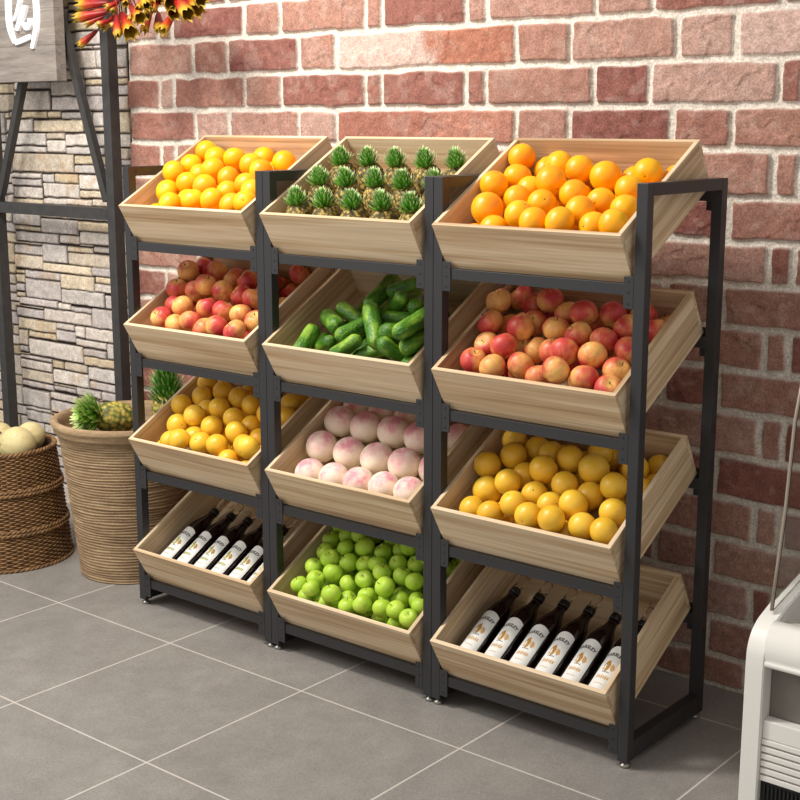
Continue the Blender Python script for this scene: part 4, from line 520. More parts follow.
def crown_mesh(seed, h, w, nl, mat, out0=.15, out1=1.25, lw=.011):
    rg = random.Random(seed); bm = bmesh.new(); lay = bm.verts.layers.float.new('along')
    for k in range(nl):
        f = k / nl; az = k * 2.39996 + rg.uniform(-.15, .15)
        z = h * (.55 * f); out = out1 + (out0 - out1) * f ** .9 + rg.uniform(-.08, .08); ln = (w * 1.0) * (1 - f) + h * .55 * f; ln *= rg.uniform(.85, 1.12)
        leaf(bm, (math.cos(az) * .006 * (1 - f), math.sin(az) * .006 * (1 - f), z), az, out * .75, ln, lw * rg.uniform(.85, 1.15), -.5 * (1 - f) + .55 * f, lay)
    tube(bm, [(0, 0, -.004), (0, 0, h * .6)], [.008, .003], 8)
    me = bpy.data.meshes.new('crown'); bm.to_mesh(me); bm.free(); me.materials.append(mat)
    return me
def body_mesh(r, h, rind):
    bm = bmesh.new(); n = 36; mseg = 26; rings = []
    for j in range(mseg + 1):
        ph = PI * j / mseg; z = h / 2 - math.cos(ph) * h / 2; rr = r * math.sin(ph) ** .55
        if j in (0, mseg): rings.append([bm.verts.new((0, 0, z))]); continue
        row = []
        for k in range(n):
            a = 2 * PI * k / n; s = math.cos(4 * (a + j * .22)) * math.cos(4 * (a - j * .22) + .8); row.append(bm.verts.new(((rr + .0022 * s) * math.cos(a), (rr + .0022 * s) * math.sin(a), z)))
        rings.append(row)
    for a, b in zip(rings, rings[1:]):
        for k in range(n):
            k2 = (k + 1) % n
            if len(a) == 1: bm.faces.new((a[0], b[k2], b[k]))
            elif len(b) == 1: bm.faces.new((a[k], a[k2], b[0]))
            else: bm.faces.new((a[k], a[k2], b[k2], b[k]))
    return mk('body', bm, rind)
pbody = body_mesh(.043, .100, M_rind); pcrowns = [crown_mesh(s, .062, .046, 90, M_crown, lw=.015, out1=1.5) for s in (1, 2, 3)]
prow = ['front', 'middle', 'back']; Mx = crate_matrix(1, 0, .0345); rg = random.Random(4)
for r in range(3):
    for cidx in range(5):
        x = .0625 + cidx * .1087; y = .068 + r * .1135
        root = empty('pineapple'); root.matrix_world = Mx @ Matrix.Translation((x, y, BT + .0075)) @ Matrix.Rotation(R(-14 + rg.uniform(-2, 2)), 4, 'X') @ Matrix.Rotation(rg.uniform(0, 6.28), 4, 'Z')
        for nm, me, z in (('body', pbody, 0), ('crown', rg.choice(pcrowns), .091)):
            p = bpy.data.objects.new(nm, me); COL.objects.link(p); p.parent = root; p.location = (0, 0, z)
        tag(root, 'small pineapple standing in the %s row of the top middle crate, %s from the left' % (prow[r], ORD[cidx]), 'pineapple', 'small pineapples in the top middle crate')

# ------------------------------------------------------------------ bottles
BR_ = .0355
def text_mesh(body, size, arc_r):
    """letters laid on an arch, returned as a flat bmesh in (u, v)"""
    cu = bpy.data.curves.new('t', 'FONT'); cu.body = body; cu.size = size; cu.align_x = 'CENTER'; cu.resolution_u = 2; cu.offset = .035 * size
    ob = bpy.data.objects.new('t', cu); COL.objects.link(ob); dg = bpy.context.evaluated_depsgraph_get(); me = bpy.data.meshes.new_from_object(ob.evaluated_get(dg))
    bpy.data.objects.remove(ob); bm = bmesh.new(); bm.from_mesh(me); bpy.data.meshes.remove(me)
    bmesh.ops.triangulate(bm, faces=bm.faces[:]); x0 = max(abs(v.co.x) for v in bm.verts)
    for v in bm.verts: v.co.x *= .0245 / x0
    for v in bm.verts:
        if arc_r: a = v.co.x / arc_r; rr = arc_r + v.co.y; v.co.x = rr * math.sin(a); v.co.y = rr * math.cos(a) - arc_r
    return bm
def wrap(bm, v0, lift):
    for v in bm.verts:
        a = v.co.x / BR_; rr = BR_ + lift; y = v.co.y + v0; v.co = Vector((rr * math.sin(a), y, rr * math.cos(a)))
    return bm
def flat_grid(us, vs):
    bm = bmesh.new(); g = [[bm.verts.new((u, v, 0)) for u in us] for v in vs]
    for a, b in zip(g, g[1:]):
        for k in range(len(us) - 1): bm.faces.new((a[k], a[k + 1], b[k + 1], b[k]))
    return bm
def poly(bm, pts): bm.faces.new([bm.verts.new((x, y, 0)) for x, y in pts])
def make_bottle(emblem):
    root = empty('liquor_bottle')   # lies along +Y, base at y=0, axis on z=0, label up
    TM = Matrix.Rotation(-PI / 2, 4, 'X')
    bm = bmesh.new(); lathe(bm, [(0, .003), (.020, 0), (.033, .001), (BR_, .006), (BR_, .196), (.0335, .212), (.027, .232), (.0185, .252), (.0150, .268), (.0145, .282), (0, .282)], 36); bm.transform(TM); bm_obj('body', bm, M_liquor, root, True)
    bm = bmesh.new(); lathe(bm, [(.0150, .300), (.0138, .31), (.0132, .352), (.0150, .356), (.0150, .366), (0, .367)], 24); lathe(bm, [(0, .302), (.0118, .303), (.0112, .352), (0, .354)], 24); bm.transform(TM); bm_obj('neck', bm, M_glass, root, True)
    bm = bmesh.new(); lathe(bm, [(0, .2815), (.0160, .282), (.0163, .285), (.0163, .299), (.0155, .302), (0, .3022)], 24); bm.transform(TM); bm_obj('collar', bm, M_collar, root, True)
    us = [(-.031 + .062 * k / 20) for k in range(21)]; lab = wrap(flat_grid(us, [.024, .17]), 0, .0003)
    for e in []: pass
    # arched top of the label
    for v in lab.verts:
        if v.co.y > .16: a = math.atan2(v.co.x, v.co.z) * BR_; v.co.y = .181 - (abs(a) / .031) ** 2.2 * .010
    lb = bm_obj('label', lab, M_label, root, True)
    bm = wrap(text_mesh('PARSLEY', .0150, .046), .147, .0006); bm_obj('lettering', bm, M_print, lb)
    bm = bmesh.new()  # crest: shield, two leaves and a cup
    poly(bm, [(-.010, .133), (-.013, .122), (-.009, .107), (-.002, .100), (.003, .107), (.005, .122), (.001, .134), (-.004, .139)])
    wrap(bm, -.009, .0006); bm_obj('crest', bm, M_gold if emblem == 0 else M_olive, lb)
    bm = bmesh.new(); poly(bm, [(.007, .130), (.015, .126), (.019, .115), (.013, .105), (.007, .113)]); poly(bm, [(-.004, .136), (-.001, .141), (.001, .136)]); poly(bm, [(-.012, .112), (-.009, .108), (-.012, .104), (-.014, .108)])
    wrap(bm, -.009, .0006); bm_obj('ornament', bm, M_ochre if emblem == 0 else M_gold, lb)
    bm = bmesh.new()
    for k in range(5): poly(bm, [(-.010 + k * .0042, .0890), (-.0075 + k * .0042, .0890), (-.0072 + k * .0042, .0925), (-.0097 + k * .0042, .0925)])
    wrap(bm, 0, .0006); bm_obj('fine_print', bm, M_print, lb)
    bm = bmesh.new()
    for k in range(6):
        x = -.017 + k * .0060; poly(bm, [(x, .068), (x + .0042, .067 + .002 * (k % 2)), (x + .0046, .078 + .003 * ((k + 1) % 2)), (x + .0006, .077)])
    for k in range(7): poly(bm, [(-.012 + k * .0036, .050), (-.0095 + k * .0036, .050), (-.0095 + k * .0036, .0525), (-.012 + k * .0036, .0525)])
    wrap(bm, 0, .0006); bm_obj('flourish', bm, M_ochre if emblem == 0 else M_olive, lb)
    return root
for i, em in ((0, 1), (2, 0)):
    b0 = make_bottle(em); Mx = crate_matrix(i, 3, .0335)
    for k in range(6):
        b = b0 if k == 0 else copy_tree(b0)
        b.matrix_world = Mx @ Matrix.Translation((.0700 + k * .0842, .0130, BT + BR_ + .0004)) @ Matrix.Rotation(R([2, -2, 1, 0, -1, 2][k]), 4, 'Y')
        tag(b, 'dark liquor bottle with white label lying in the %s rack, %s from the left' % (RK[i], ORD[k]), 'bottle', 'dark bottles lying in the %s rack' % RK[i])

# ------------------------------------------------------------------ ribbed planter with pineapples
t = NT('ribbed_clay'); v = t.coord('Object', (1, 1, 9), False); n = t.noise(v, 9, 4, .6); v2 = t.coord('Object', (1, 1, 1), False); n2 = t.noise(v2, 120, 3)
t.base(t.mix(1.0, t.ramp(n, [(.3, S(132, 106, 78)), (.5, S(158, 131, 99)), (.72, S(186, 160, 124))]), t.ramp(n2, [(.3, (.85,) * 3), (.7, (1.1,) * 3)]), 'MULTIPLY'), .75, .3); t.bump(n2, .2, .002); M_clay = t.m
t = NT('dark_soil'); v = t.coord('Object', (1, 1, 1), False); n = t.noise(v, 70, 4); t.base(t.ramp(n, [(.3, S(50, 36, 24)), (.7, S(110, 84, 54))]), .95); t.bump(n, .8, .01); M_soil = t.m
planter = empty('planter', (-.313, .234, .012))
def ribbed(r0, r1, z0, z1, seed):
    rg = random.Random(seed); n = 96; bm = bmesh.new(); rings = []; z = z0; zs = [z0]
    rib = []
    while z < z1 - .002:
        hgt = rg.uniform(.0085, .0125); z2 = min(z + hgt, z1); dep = rg.uniform(.002, .0042)
        for f, dd in ((0.0, -1), (.25, .1), (.5, .6), (.75, .1)): rib.append((z + (z2 - z) * f, dd * dep))
        z = z2
    rib.append((z1, 0))
    for z, dr in rib:
        f = (z - z0) / (z1 - z0); rr = r0 + (r1 - r0) * f ** 1.1; wav = [.0016 * math.sin(2 * PI * k / n * 3 + z * 40) + .0010 * math.sin(2 * PI * k / n * 7 - z * 90) for k in range(n)]
        rings.append([bm.verts.new(((rr + dr) * math.cos(2 * PI * k / n), (rr + dr) * math.sin(2 * PI * k / n), z + wav[k] * 1.2 * (4 * f * (1 - f)))) for k in range(n)])
    for a, b in zip(rings, rings[1:]):
        for k in range(n): bm.faces.new((a[k], a[(k + 1) % n], b[(k + 1) % n], b[k])).smooth = True
    bm.faces.new(list(reversed(rings[0])))
    return bm
bm = ribbed(.193, .248, 0, .515, 3)
lathe(bm, [(.248, .515), (.254, .520), (.256, .53), (.252, .537)], 64)
bm_obj('pot_body', bm, M_clay, planter)
bm = bmesh.new(); lathe(bm, [(.248, .528), (.262, .532), (.268, .542), (.266, .550), (.271, .556), (.277, .566), (.275, .577), (.266, .583), (.255, .581), (.248, .572), (.243, .555), (.236, .50), (.230, .48)], 72); bm_obj('rim', bm, M_clay, planter, True)
bm = bmesh.new(); lathe(bm, [(0, .520), (.12, .517), (.228, .510), (.228, .49), (0, .49)], 48); bm_obj('soil', bm, M_soil, planter, True)
tag(planter, 'tall ribbed sand-brown planter beside the left rack, holding pineapples', 'planter')
bigbody = body_mesh(.058, .14, M_rind2)
def big_pine(loc, axis, crown, label, hb):
    root = empty('potted_pineapple'); root.matrix_world = Matrix.Translation(loc) @ Vector(axis).to_track_quat('Z', 'Y').to_matrix().to_4x4()
    p = bpy.data.objects.new('body', bigbody); COL.objects.link(p); p.parent = root
    p = bpy.data.objects.new('crown', crown); COL.objects.link(p); p.parent = root; p.location = (0, 0, hb)
    tag(root, label, 'pineapple', 'pineapples in the ribbed planter')
# one lying with its crown towards the left front, one standing at the right
big_pine((-.262, .215, .590), (-.33, -.92, .20), crown_mesh(11, .090, .115, 120, M_crown2, lw=.030, out0=.45, out1=1.75), 'pineapple lying in the ribbed planter with a large pale crown hanging to the left', .128)
big_pine((-.21, .335, .5375), (.04, -.06, 1), crown_mesh(12, .170, .100, 130, M_crown2b, lw=.026, out0=.3, out1=1.5), 'pineapple standing in the ribbed planter behind the rack post', .085)

# ------------------------------------------------------------------ wicker basket with melons
t = NT('wicker'); v = t.coord('Object', (1, 1, 1), False); n = t.noise(v, 40, 4); n2 = t.noise(v, 400, 2)
t.base(t.mix(1.0, t.ramp(n, [(.3, S(100, 72, 44)), (.5, S(130, 96, 60)), (.72, S(156, 118, 76))]), t.ramp(n2, [(.3, (.8,) * 3), (.7, (1.15,) * 3)]), 'MULTIPLY'), .6, .35); M_wick = t.m
t = NT('wicker_core'); t.base(S(46, 28, 16), .9); M_wickcore = t.m
basket = empty('wicker_basket', (-.818, .028, .012))
def brad(z): return .240 - (.240 - .196) * (z / .435) ** 1.15
bm = bmesh.new(); NS = 72; n = NS * 4; rows = 58; hh = .428
for r in range(rows):
    zc = .006 + hh * (r + .5) / rows; ring = []; rb = brad(zc)
    ths = [(-.0012, -.0030), (.0034, -.0019), (.0043, 0.0), (.0034, .0019), (-.0012, .0030)]
    secs = []
    for k in range(n):
        a = 2 * PI * k / n; wv = math.sin(a * NS / 2 * 1.0 + (PI if r % 2 else 0)) ; off = .0032 * wv
        secs.append([bm.verts.new(((rb + off + dr) * math.cos(a), (rb + off + dr) * math.sin(a), zc + dz * 1.15)) for dr, dz in ths])
    for k in range(n):
        A, B = secs[k], secs[(k + 1) % n]
        for q in range(4): bm.faces.new((A[q], B[q], B[q + 1], A[q + 1])).smooth = True
bm_obj('woven_side', bm, M_wick, basket)
bm = bmesh.new(); lathe(bm, [(0, .002), (.22, .002), (brad(.01) - .006, .004), (brad(.2) - .006, .2), (brad(.43) - .006, .43), (brad(.43) - .012, .43), (brad(.2) - .012, .2), (.21, .012), (0, .012)], 48); bm_obj('inner_shell', bm, M_wickcore, basket, True)
for zc, rr in ((.006, .0065), (.137, .0085), (.150, .007), (.284, .0085), (.297, .007)):
    bm = bmesh.new()
    for ph in (0, PI):
        tube(bm, [((brad(zc) + .0055 + .003 * math.cos(40 * 2 * PI * k / 240 + ph)) * math.cos(2 * PI * k / 240), (brad(zc) + .0055 + .003 * math.cos(40 * 2 * PI * k / 240 + ph)) * math.sin(2 * PI * k / 240), zc + .0035 * math.sin(40 * 2 * PI * k / 240 + ph)) for k in range(241)], rr * .62, 6, cap=False)
    bm_obj('band', bm, M_wick, basket, True)
bm = bmesh.new()
for ph in (0, 2 * PI / 3, 4 * PI / 3):
    tube(bm, [((brad(.43) + .005 * math.cos(24 * 2 * PI * k / 240 + ph)) * math.cos(2 * PI * k / 240), (brad(.43) + .005 * math.cos(24 * 2 * PI * k / 240 + ph)) * math.sin(2 * PI * k / 240), .432 + .005 * math.sin(24 * 2 * PI * k / 240 + ph)) for k in range(241)], .0052, 6, cap=False)
bm_obj('rim', bm, M_wick, basket, True)
tag(basket, 'round dark wicker basket full of pale melons, left of the ribbed planter', 'basket')
t = NT('melon_rind'); v = t.coord('Object', (1, 1, 1)); n = t.noise(v, 150, 3, .6); n2 = t.noise(v, 20, 3)
t.base(t.mix(t.ramp(n, [(.56, (0, 0, 0, 1)), (.66, (.7, .7, .7, 1))]), t.ramp(n2, [(.3, S(204, 188, 134)), (.7, S(218, 202, 152))]), S(190, 168, 108)), .55, .3); t.bump(n, .3, .002); M_melon = t.m
def f_melon(a, ph): v = sph(a, ph, .07 * (1 + .008 * math.cos(8 * a))); v.z = v.z * .97 - .003 * math.exp(-(ph / .2) ** 2); return v
melon = mk('melon', sphere_like(f_melon, 40, 24), M_melon); mstem = mk('stem', stem_mesh(.010, .0028, .062), M_stem)
bc = Vector((-.818, .028, 0)); Rv = Vector((.77, .637, 0)); Fv = Vector((-.637, .77, 0))
for a, b, z, s, lab in ((.080, -.060, .456, 1.0, 'pale speckled melon at the front of the wicker basket, largest in view'), (.092, .078, .458, .80, 'pale speckled melon at the right side of the basket, next to the planter'),
    (-.062, -.040, .452, .98, 'pale speckled melon at the left edge of the photo in the basket'), (-.040, .105, .446, .88, 'pale speckled melon hidden at the back of the wicker basket'), (.0, .0, .315, 1.0, 'pale melon buried in the middle of the wicker basket'), (.0, -.0, .175, .95, 'pale melon buried at the bottom of the wicker basket')):
    p = bc + Rv * a + Fv * b; o = bpy.data.objects.new('melon', melon); COL.objects.link(o); o.location = (p.x, p.y, z); o.scale = (s, s, s); o.rotation_euler = (R(60 + 20 * a * 10), R(30), R(40 * b * 10))
    st = bpy.data.objects.new('stem', mstem); COL.objects.link(st); st.parent = o
    tag(o, lab, 'melon', 'melons in the wicker basket')

# ------------------------------------------------------------------ steel sign frame, sign board
fr = empty('steel_sign_frame', (-1.09, .5225, 0))
def part_bar(name, a, b, wd=.045, dp=.045):
    bm = bmesh.new(); o = Vector((-1.09, .5225, 0)); bar(bm, Vector(a) - o, Vector(b) - o, wd, dp); bm_obj(name, bm, M_steel, fr)
part_bar('post', (-.6975, .5225, .0122), (-.6975, .5225, 2.5)); part_bar('post', (-1.4775, .5225, .0122), (-1.4775, .5225, 2.5))
part_bar('crossbar', (-1.454, .5225, 1.2895), (-.721, .5225, 1.2895)); part_bar('top_beam', (-1.454, .5225, 2.4775), (-.721, .5225, 2.4775))
part_bar('brace', (-.732, .515, 1.34), (-.982, .515, 2.08), .031, .028); part_bar('brace', (-1.438, .515, 1.34), (-1.120, .515, 2.08), .031, .028)
part_bar('back_rail', (-.985, .515, 2.06), (-1.115, .515, 2.06), .036, .028)
tag(fr, 'dark steel post frame with slanted braces in front of the stone wall', 'frame')
t = NT('weathered_board'); v = t.coord('Object', (2.2, 14, 30), False); n = t.noise(v, 1.5, 5, .65, .5); n2 = t.noise(v, 9, 3)
t.base(t.mix(1.0, t.ramp(n, [(.28, S(112, 104, 98)), (.5, S(140, 130, 122)), (.7, S(158, 148, 138))]), t.ramp(n2, [(.3, (.88,) * 3), (.7, (1.08,) * 3)]), 'MULTIPLY'), .7, .3); t.bump(n2, .3, .002); M_board = t.m
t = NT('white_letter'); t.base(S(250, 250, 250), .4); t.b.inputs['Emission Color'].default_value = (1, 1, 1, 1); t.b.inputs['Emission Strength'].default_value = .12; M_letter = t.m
sb = empty('sign_board', (-1.13, .44, 1.797))
bm = bmesh.new()
for k in range(5): box(bm, -.22, 0, .0 + k * .1365, .2150, .047, .1360 + k * .1365, .0012)
bm_obj('board', bm, M_board, sb)
# characters: brush strokes read in 8x pixels of the photo corner, (u, v) -> metres on the board face
def bp(u, v): return Vector(((u / 8 - 55.5) * .00628 + .2345, 0, (81.2 - v / 8) * .00395))
NST = [0]
def stroke(bm, pts, ws, th=.010, k=.68, sx=1.0):
    NST[0] += 1; th += NST[0] * .0005
    ws = [w_ * k for w_ in ws]; pts = [(175 + (p[0] - 175) * sx, p[1]) for p in pts]
    P = [Vector((p[0], p[1])) for p in pts]; L_, R_ = [], []
    fine = []
    for a in range(len(P) - 1):
        for s in range(6):
            f = s / 6; p0 = P[max(a - 1, 0)]; p1 = P[a]; p2 = P[a + 1]; p3 = P[min(a + 2, len(P) - 1)]
            q = .5 * ((2 * p1) + (-p0 + p2) * f + (2 * p0 - 5 * p1 + 4 * p2 - p3) * f * f + (-p0 + 3 * p1 - 3 * p2 + p3) * f ** 3); fine.append((q, ws[a] * (1 - f) + ws[a + 1] * f))
    fine.append((P[-1], ws[-1]))
    for k, (p, wd) in enumerate(fine):
        t_ = (fine[min(k + 1, len(fine) - 1)][0] - fine[max(k - 1, 0)][0]).normalized(); nn = Vector((-t_.y, t_.x)); L_.append(p + nn * wd / 2); R_.append(p - nn * wd / 2)
    def V(p, y): b = bp(p.x, p.y); return bm.verts.new((b.x, y, b.z))
    f1 = [V(p, -th) for p in L_]; f2 = [V(p, -th) for p in R_]; b1 = [V(p, -.0002) for p in L_]; b2 = [V(p, -.0002) for p in R_]
    for k in range(len(L_) - 1):
        bm.faces.new((f1[k], f1[k + 1], f2[k + 1], f2[k])); bm.faces.new((b1[k], f1[k], f1[k + 1], b1[k + 1]) ); bm.faces.new((f2[k], b2[k], b2[k + 1], f2[k + 1]))
    bm.faces.new((f1[0], f2[0], b2[0], b1[0])); bm.faces.new((f1[-1], b1[-1], b2[-1], f2[-1]))
bm = bmesh.new()
stroke(bm, [(84, -150), (68, -60), (60, 150), (72, 258), (102, 348)], [36, 48, 50, 44, 28], k=.8)
stroke(bm, [(70, -150), (180, -185), (285, -160)], [34, 40, 34], k=.8)
stroke(bm, [(275, -165), (291, 0), (294, 150), (282, 270), (246, 396)], [34, 42, 46, 44, 32], k=.8)
stroke(bm, [(108, 348), (168, 330), (234, 306)], [40, 48, 44], k=.85)
bm_obj('ring_stroke', bm, M_letter, sb)
bm = bmesh.new()
stroke(bm, [(120, -90), (180, -105), (240, -95)], [22, 26, 22])
stroke(bm, [(105, -20), (180, -32), (255, -25)], [24, 28, 22])
stroke(bm, [(160, 0), (168, 24), (154, 70), (129, 140), (102, 172)], [20, 30, 28, 28, 34], k=.8)
stroke(bm, [(208, 68), (174, 156), (129, 252)], [44, 50, 34], k=.85)
stroke(bm, [(184, 200), (216, 244), (242, 212), (240, 168)], [28, 32, 36, 26], k=.85)
bm_obj('inner_stroke', bm, M_letter, sb)
tag(sb, 'grey weathered wooden sign board with a white brush-drawn character', 'sign')

# ------------------------------------------------------------------ red and yellow tubular flowers tied to the post
t = NT('flower_petal'); at = t.new('ShaderNodeAttribute', attribute_name='along'); v = t.coord('Object', (1, 1, 1)); n = t.noise(v, 60, 3)
f = t.math('ADD', at.outputs['Fac'], t.math('MULTIPLY', t.math('SUBTRACT', n, .5), .5))
t.base(t.ramp(f, [(.0, S(104, 8, 6)), (.5, S(150, 18, 10)), (.68, S(170, 66, 18)), (.82, S(172, 130, 26)), (1.0, S(178, 150, 40))]), .45, .4); M_flower = t.m
t = NT('flower_stalk'); t.base(S(120, 40, 24), .6); M_stalk = t.m
def flower_mesh(seed, open_=1.0):
    rg = random.Random(seed); bm = bmesh.new(); lay = bm.verts.layers.float.new('along'); n = 18; prof = [(.0, .0), (.08, .006), (.3, .0095), (.55, .012), (.78, .0145), (.92, .0165 * open_), (1.0, .0185 * open_)]
    rings = []
    for f, r in prof:
        row = []
        for k in range(n):
            a = 2 * PI * k / n; rr = r * (1 + .10 * f * math.cos(6 * a)); zz = f * .1 - (.010 * (1 - math.cos(6 * a)) * max(0, (f - .75) / .25)); v = bm.verts.new((rr * math.cos(a), rr * math.sin(a), zz)); v[lay] = f; row.append(v)
        rings.append(row)
    for a, b in zip(rings, rings[1:]):
        for k in range(n): bm.faces.new((a[k], a[(k + 1) % n], b[(k + 1) % n], b[k])).smooth = True
    # inner wall gives the petals thickness
    inn = []
    for f, r in prof[::-1]:
        row = []
        for k in range(n):
            a = 2 * PI * k / n; rr = max(r * (1 + .10 * f * math.cos(6 * a)) - .0012, .0002); zz = f * .1 + .001 - (.010 * (1 - math.cos(6 * a)) * max(0, (f - .75) / .25)); v = bm.verts.new((rr * math.cos(a), rr * math.sin(a), zz)); v[lay] = .72 + f * .25; row.append(v)
        inn.append(row)
    for a, b in zip([rings[-1]] + inn, inn):
        for k in range(n): bm.faces.new((a[k], a[(k + 1) % n], b[(k + 1) % n], b[k])).smooth = True
    me = bpy.data.meshes.new('flower'); bm.to_mesh(me); bm.free(); me.materials.append(M_flower); return me
FM = [flower_mesh(1, .72), flower_mesh(2, .55), flower_mesh(3, .9)]
FB = [((-0.555,0.424,2.066),(-0.689,0.374,2.059)),((-0.455,0.334,2.024),(-0.574,0.266,2.002)),((-0.526,0.376,2.016),(-0.588,0.329,1.985)),((-0.572,0.378,1.969),(-0.638,0.336,1.91)),((-0.461,0.355,1.998),(-0.49,0.301,1.979)),((-0.528,0.428,2.026),(-0.53,0.363,1.967)),((-0.414,0.353,1.996),(-0.435,0.323,1.971)),((-0.385,0.317,2.013),(-0.331,0.273,1.924)),((-0.416,0.365,2.024),(-0.291,0.302,1.934)),((-0.363,0.363,2.052),(-0.316,0.335,2.0)),((-0.305,0.337,2.037),(-0.261,0.297,1.972)),((-0.318,0.42,2.036),(-0.318,0.374,1.945)),((-0.32,0.413,2.056),(-0.266,0.347,1.995)),((-0.279,0.414,2.02),(-0.2,0.347,1.942)),((-0.129,0.365,2.016),(-0.12,0.287,1.933)),((-0.107,0.339,2.059),(0.041,0.275,1.98)),((-0.114,0.362,2.055),(-0.033,0.311,2.008)),((-0.133,0.408,2.079),(0.0,0.348,1.999)),((-0.051,0.362,2.084),(0.091,0.288,2.026)),((-0.312,0.363,2.093),(-0.196,0.298,2.022)),((-0.416,0.387,2.101),(-0.37,0.346,2.041)),((-0.498,0.353,2.096),(-0.575,0.307,2.097)),((-0.3,0.399,2.101),(-0.186,0.343,2.038)),((-0.176,0.36,2.084),(-0.063,0.29,2.021)),((-0.472,0.366,2.041),(-0.517,0.311,2.019)),((-0.32,0.368,2.053),(-0.346,0.333,1.985)),((-0.201,0.379,2.047),(-0.07,0.312,1.997)),((-0.3,0.332,2.11),(-0.312,0.266,2.073)),((-0.201,0.397,2.122),(-0.057,0.348,2.077)),((-0.323,0.325,2.037),(-0.205,0.278,1.982)),((-0.405,0.349,2.057),(-0.433,0.299,2.034)),((-0.224,0.378,2.075),(-0.208,0.325,2.005)),((-0.267,0.347,2.076),(-0.237,0.288,2.011)),((-0.444,0.373,2.081),(-0.442,0.341,2.017))]
bunch = empty('flower_spray', (-.42, .36, 2.30)); rg = random.Random(8)
for k, (a, b) in enumerate(FB):
    a = Vector(a); b = Vector(b); d = b - a
    o = bpy.data.objects.new('flower', FM[k % 3]); COL.objects.link(o); o.parent = bunch; s = d.length / .1; wsc = max(s, .8)
    o.matrix_local = Matrix.Translation(a - bunch.location) @ d.to_track_quat('Z', 'Y').to_matrix().to_4x4() @ Matrix.Diagonal((wsc, wsc, s, 1))
    bm = bmesh.new(); hub = Vector((-.42 + rg.uniform(-.02, .02), .36, 2.14 + rg.uniform(0, .08))) - bunch.location; a2 = a - bunch.location
    tube(bm, [a2, (a2 + hub) / 2 + Vector((0, 0, .02)), hub], .0022, 6); bm_obj('flower_stalk', bm, M_stalk, bunch, True)
bm = bmesh.new(); o_ = bunch.location
tube(bm, [Vector((-.42, .36, 2.13)) - o_, Vector((-.425, .37, 2.24)) - o_, Vector((-.50, .44, 2.38)) - o_, Vector((-.66, .47, 2.42)) - o_, Vector((-.680, .4925, 2.40)) - o_], .006, 10); bm_obj('main_stem', bm, M_stalk, bunch, True)
tag(bunch, 'spray of red tubular flowers with yellow tips hanging by the steel post', 'flowers')

# ------------------------------------------------------------------ white refrigerated cabinet
t = NT('white_enamel'); t.base(S(232, 228, 220), .28, .5); M_white = t.m
t = NT('grey_panel'); v = t.coord('Object', (1, 1, 1), False); t.base(t.ramp(t.noise(v, 8), [(.3, S(112, 104, 96)), (.7, S(120, 112, 104))]), .35, .5); M_gpanel = t.m
t = NT('black_grille'); t.base(S(30, 30, 30), .6); M_grille = t.m
t = NT('cabinet_glass'); t.base((.95, .98, .96, 1), .0, .5); t.b.inputs['Transmission Weight'].default_value = 1.0; t.b.inputs['IOR'].default_value = 1.45; M_cglass = t.m
t = NT('inner_liner'); t.base(S(188, 180, 168), .4); M_liner = t.m
cab = empty('refrigerated_cabinet', (2.225, 0, 0.0))
PROF = [(0, 0.0125), (0, .381), (.002, .415), (.009, .438), (.020, .456), (.036, .471), (.063, .486), (.127, .506), (.292, .543), (.50, .590)]
def _cr(P):
    out = []
    for a in range(len(P) - 1):
        p0, p1, p2, p3 = [Vector(P[min(max(i, 0), len(P) - 1)]) for i in (a - 1, a, a + 1, a + 2)]
        for q in range(4):
            f = q / 4; v = .5 * ((2 * p1) + (-p0 + p2) * f + (2 * p0 - 5 * p1 + 4 * p2 - p3) * f * f + (-p0 + 3 * p1 - 3 * p2 + p3) * f ** 3); out.append((v.x, v.y))
    return out + [P[-1]]
PROF = [PROF[0]] + _cr(PROF[1:-2]) + PROF[-2:]
def end_panel(x0, x1):
    bm = bmesh.new(); pts = PROF + [(.56, .60), (.56, 0.0125)]
    A = [bm.verts.new((x0, y, z)) for y, z in pts]; B = [bm.verts.new((x1, y, z)) for y, z in pts]
    bm.faces.new(A); bm.faces.new(list(reversed(B)))
    for k in range(len(pts)): k2 = (k + 1) % len(pts); bm.faces.new((A[k2], A[k], B[k], B[k2]))
    bmesh.ops.recalc_face_normals(bm, faces=bm.faces[:])
    bmesh.ops.bevel(bm, geom=[e for e in bm.edges if abs((e.verts[0].co - e.verts[1].co).x) < 1e-6], offset=.003, segments=2, affect='EDGES', clamp_overlap=True)
    return bm
bm_obj('end_panel', end_panel(0, .047), M_white, cab); bm_obj('end_panel', end_panel(.953, 1.0), M_white, cab)
XA, XB = .0475, .9525
bm = bmesh.new(); box(bm, XA, .045, .03, XB, .555, .40, .002); bm_obj('body', bm, M_gpanel, cab)
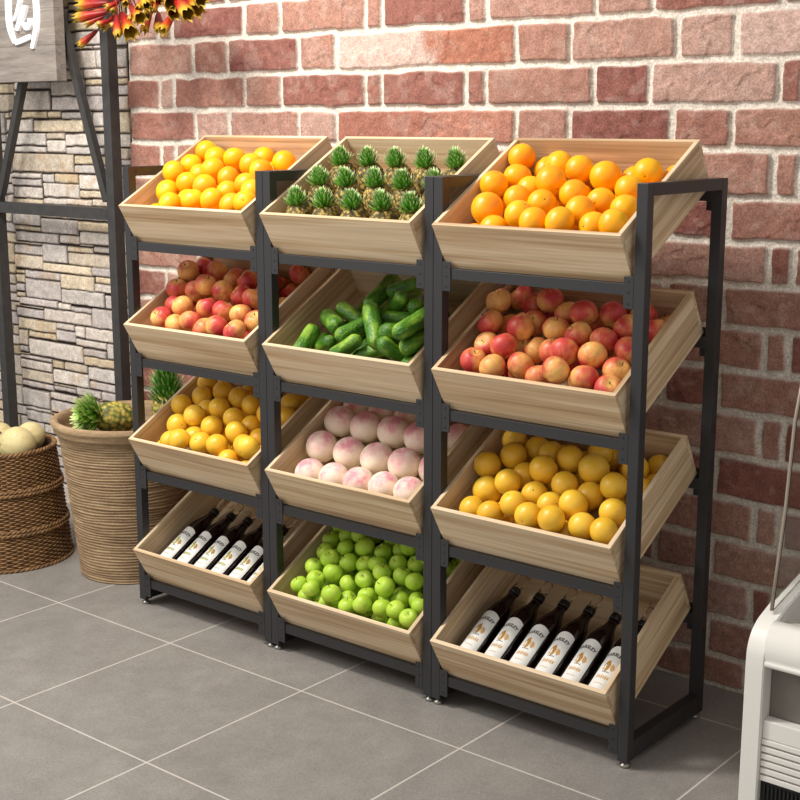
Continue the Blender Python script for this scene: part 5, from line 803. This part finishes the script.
# bumper: rounded horizontal moulding
bm = bmesh.new(); pr = [(.044, .385), (.004, .388), (.001, .394), (.001, .401), (.006, .403), (.002, .408), (-.004, .43), (-.002, .452), (.008, .472), (.024, .486), (.044, .492)]
A = [bm.verts.new((XA, y, z)) for y, z in pr]; B = [bm.verts.new((XB, y, z)) for y, z in pr]
for k in range(len(pr) - 1): bm.faces.new((A[k], B[k], B[k + 1], A[k + 1])).smooth = True
bm.faces.new((A[-1], B[-1], B[0], A[0])); bm.faces.new(A); bm.faces.new(list(reversed(B))); bmesh.ops.recalc_face_normals(bm, faces=bm.faces[:]); bm_obj('bumper', bm, M_white, cab)
# louvred lower panel
bm = bmesh.new(); box(bm, XA, .012, .205, XB, .044, .252, .003); z = .205
for k in range(6):
    z1 = z - .0185 * (k + 1) + .0; box(bm, XA, .006 + .004, z1 + .004, XB, .044, z1 + .0175, .002)
bm_obj('louvre_panel', bm, M_white, cab)
bm = bmesh.new(); box(bm, XA, .020, .03, XB, .044, .092, .002)
for k in range(90): box(bm, XA + .01 + k * .0100, .014, .034, XA + .0135 + k * .0100, .021, .086)
bm_obj('base_grille', bm, M_grille, cab)
bm = bmesh.new()
for y0, y1, z0, z1 in ((.10, .115, .40, .470), (.535, .55, .40, .59)): box(bm, XA, y0, z0, XB, y1, z1)
bm_obj('inner_liner', bm, M_liner, cab)
bm = bmesh.new(); gp = [(.081, .5005), (.104, .621), (.128, .743), (.152, .951), (.20, 1.10), (.54, 1.16), (.54, .606), (.292, .5475)]
A = [bm.verts.new((.019, y, z)) for y, z in gp]; B = [bm.verts.new((.028, y, z)) for y, z in gp]; bm.faces.new(A); bm.faces.new(list(reversed(B)))
for k in range(len(gp)): k2 = (k + 1) % len(gp); bm.faces.new((A[k2], A[k], B[k], B[k2]))
bmesh.ops.recalc_face_normals(bm, faces=bm.faces[:]); bm_obj('end_glass', bm, M_cglass, cab)
t = NT('polished_glass_edge'); t.base(S(150, 136, 120), .3, .6); M_gedge = t.m
bm = bmesh.new(); tube(bm, [(.0235, y - .003, z) for y, z in gp[:5]], .0042, 8); bm_obj('glass_edge', bm, M_gedge, cab)
for x in (.03, .95):
    for y in (.05, .5):
        bm = bmesh.new(); lathe(bm, [(0, .0122), (.02, .0122), (.02, .03), (0, .031)], 16, cx=x + .02 if x < .5 else x - .02, cy=y + .02); bm_obj('foot', bm, M_grille, cab, True)
tag(cab, 'white refrigerated display cabinet with louvred front and a glass end, lower right', 'cabinet')
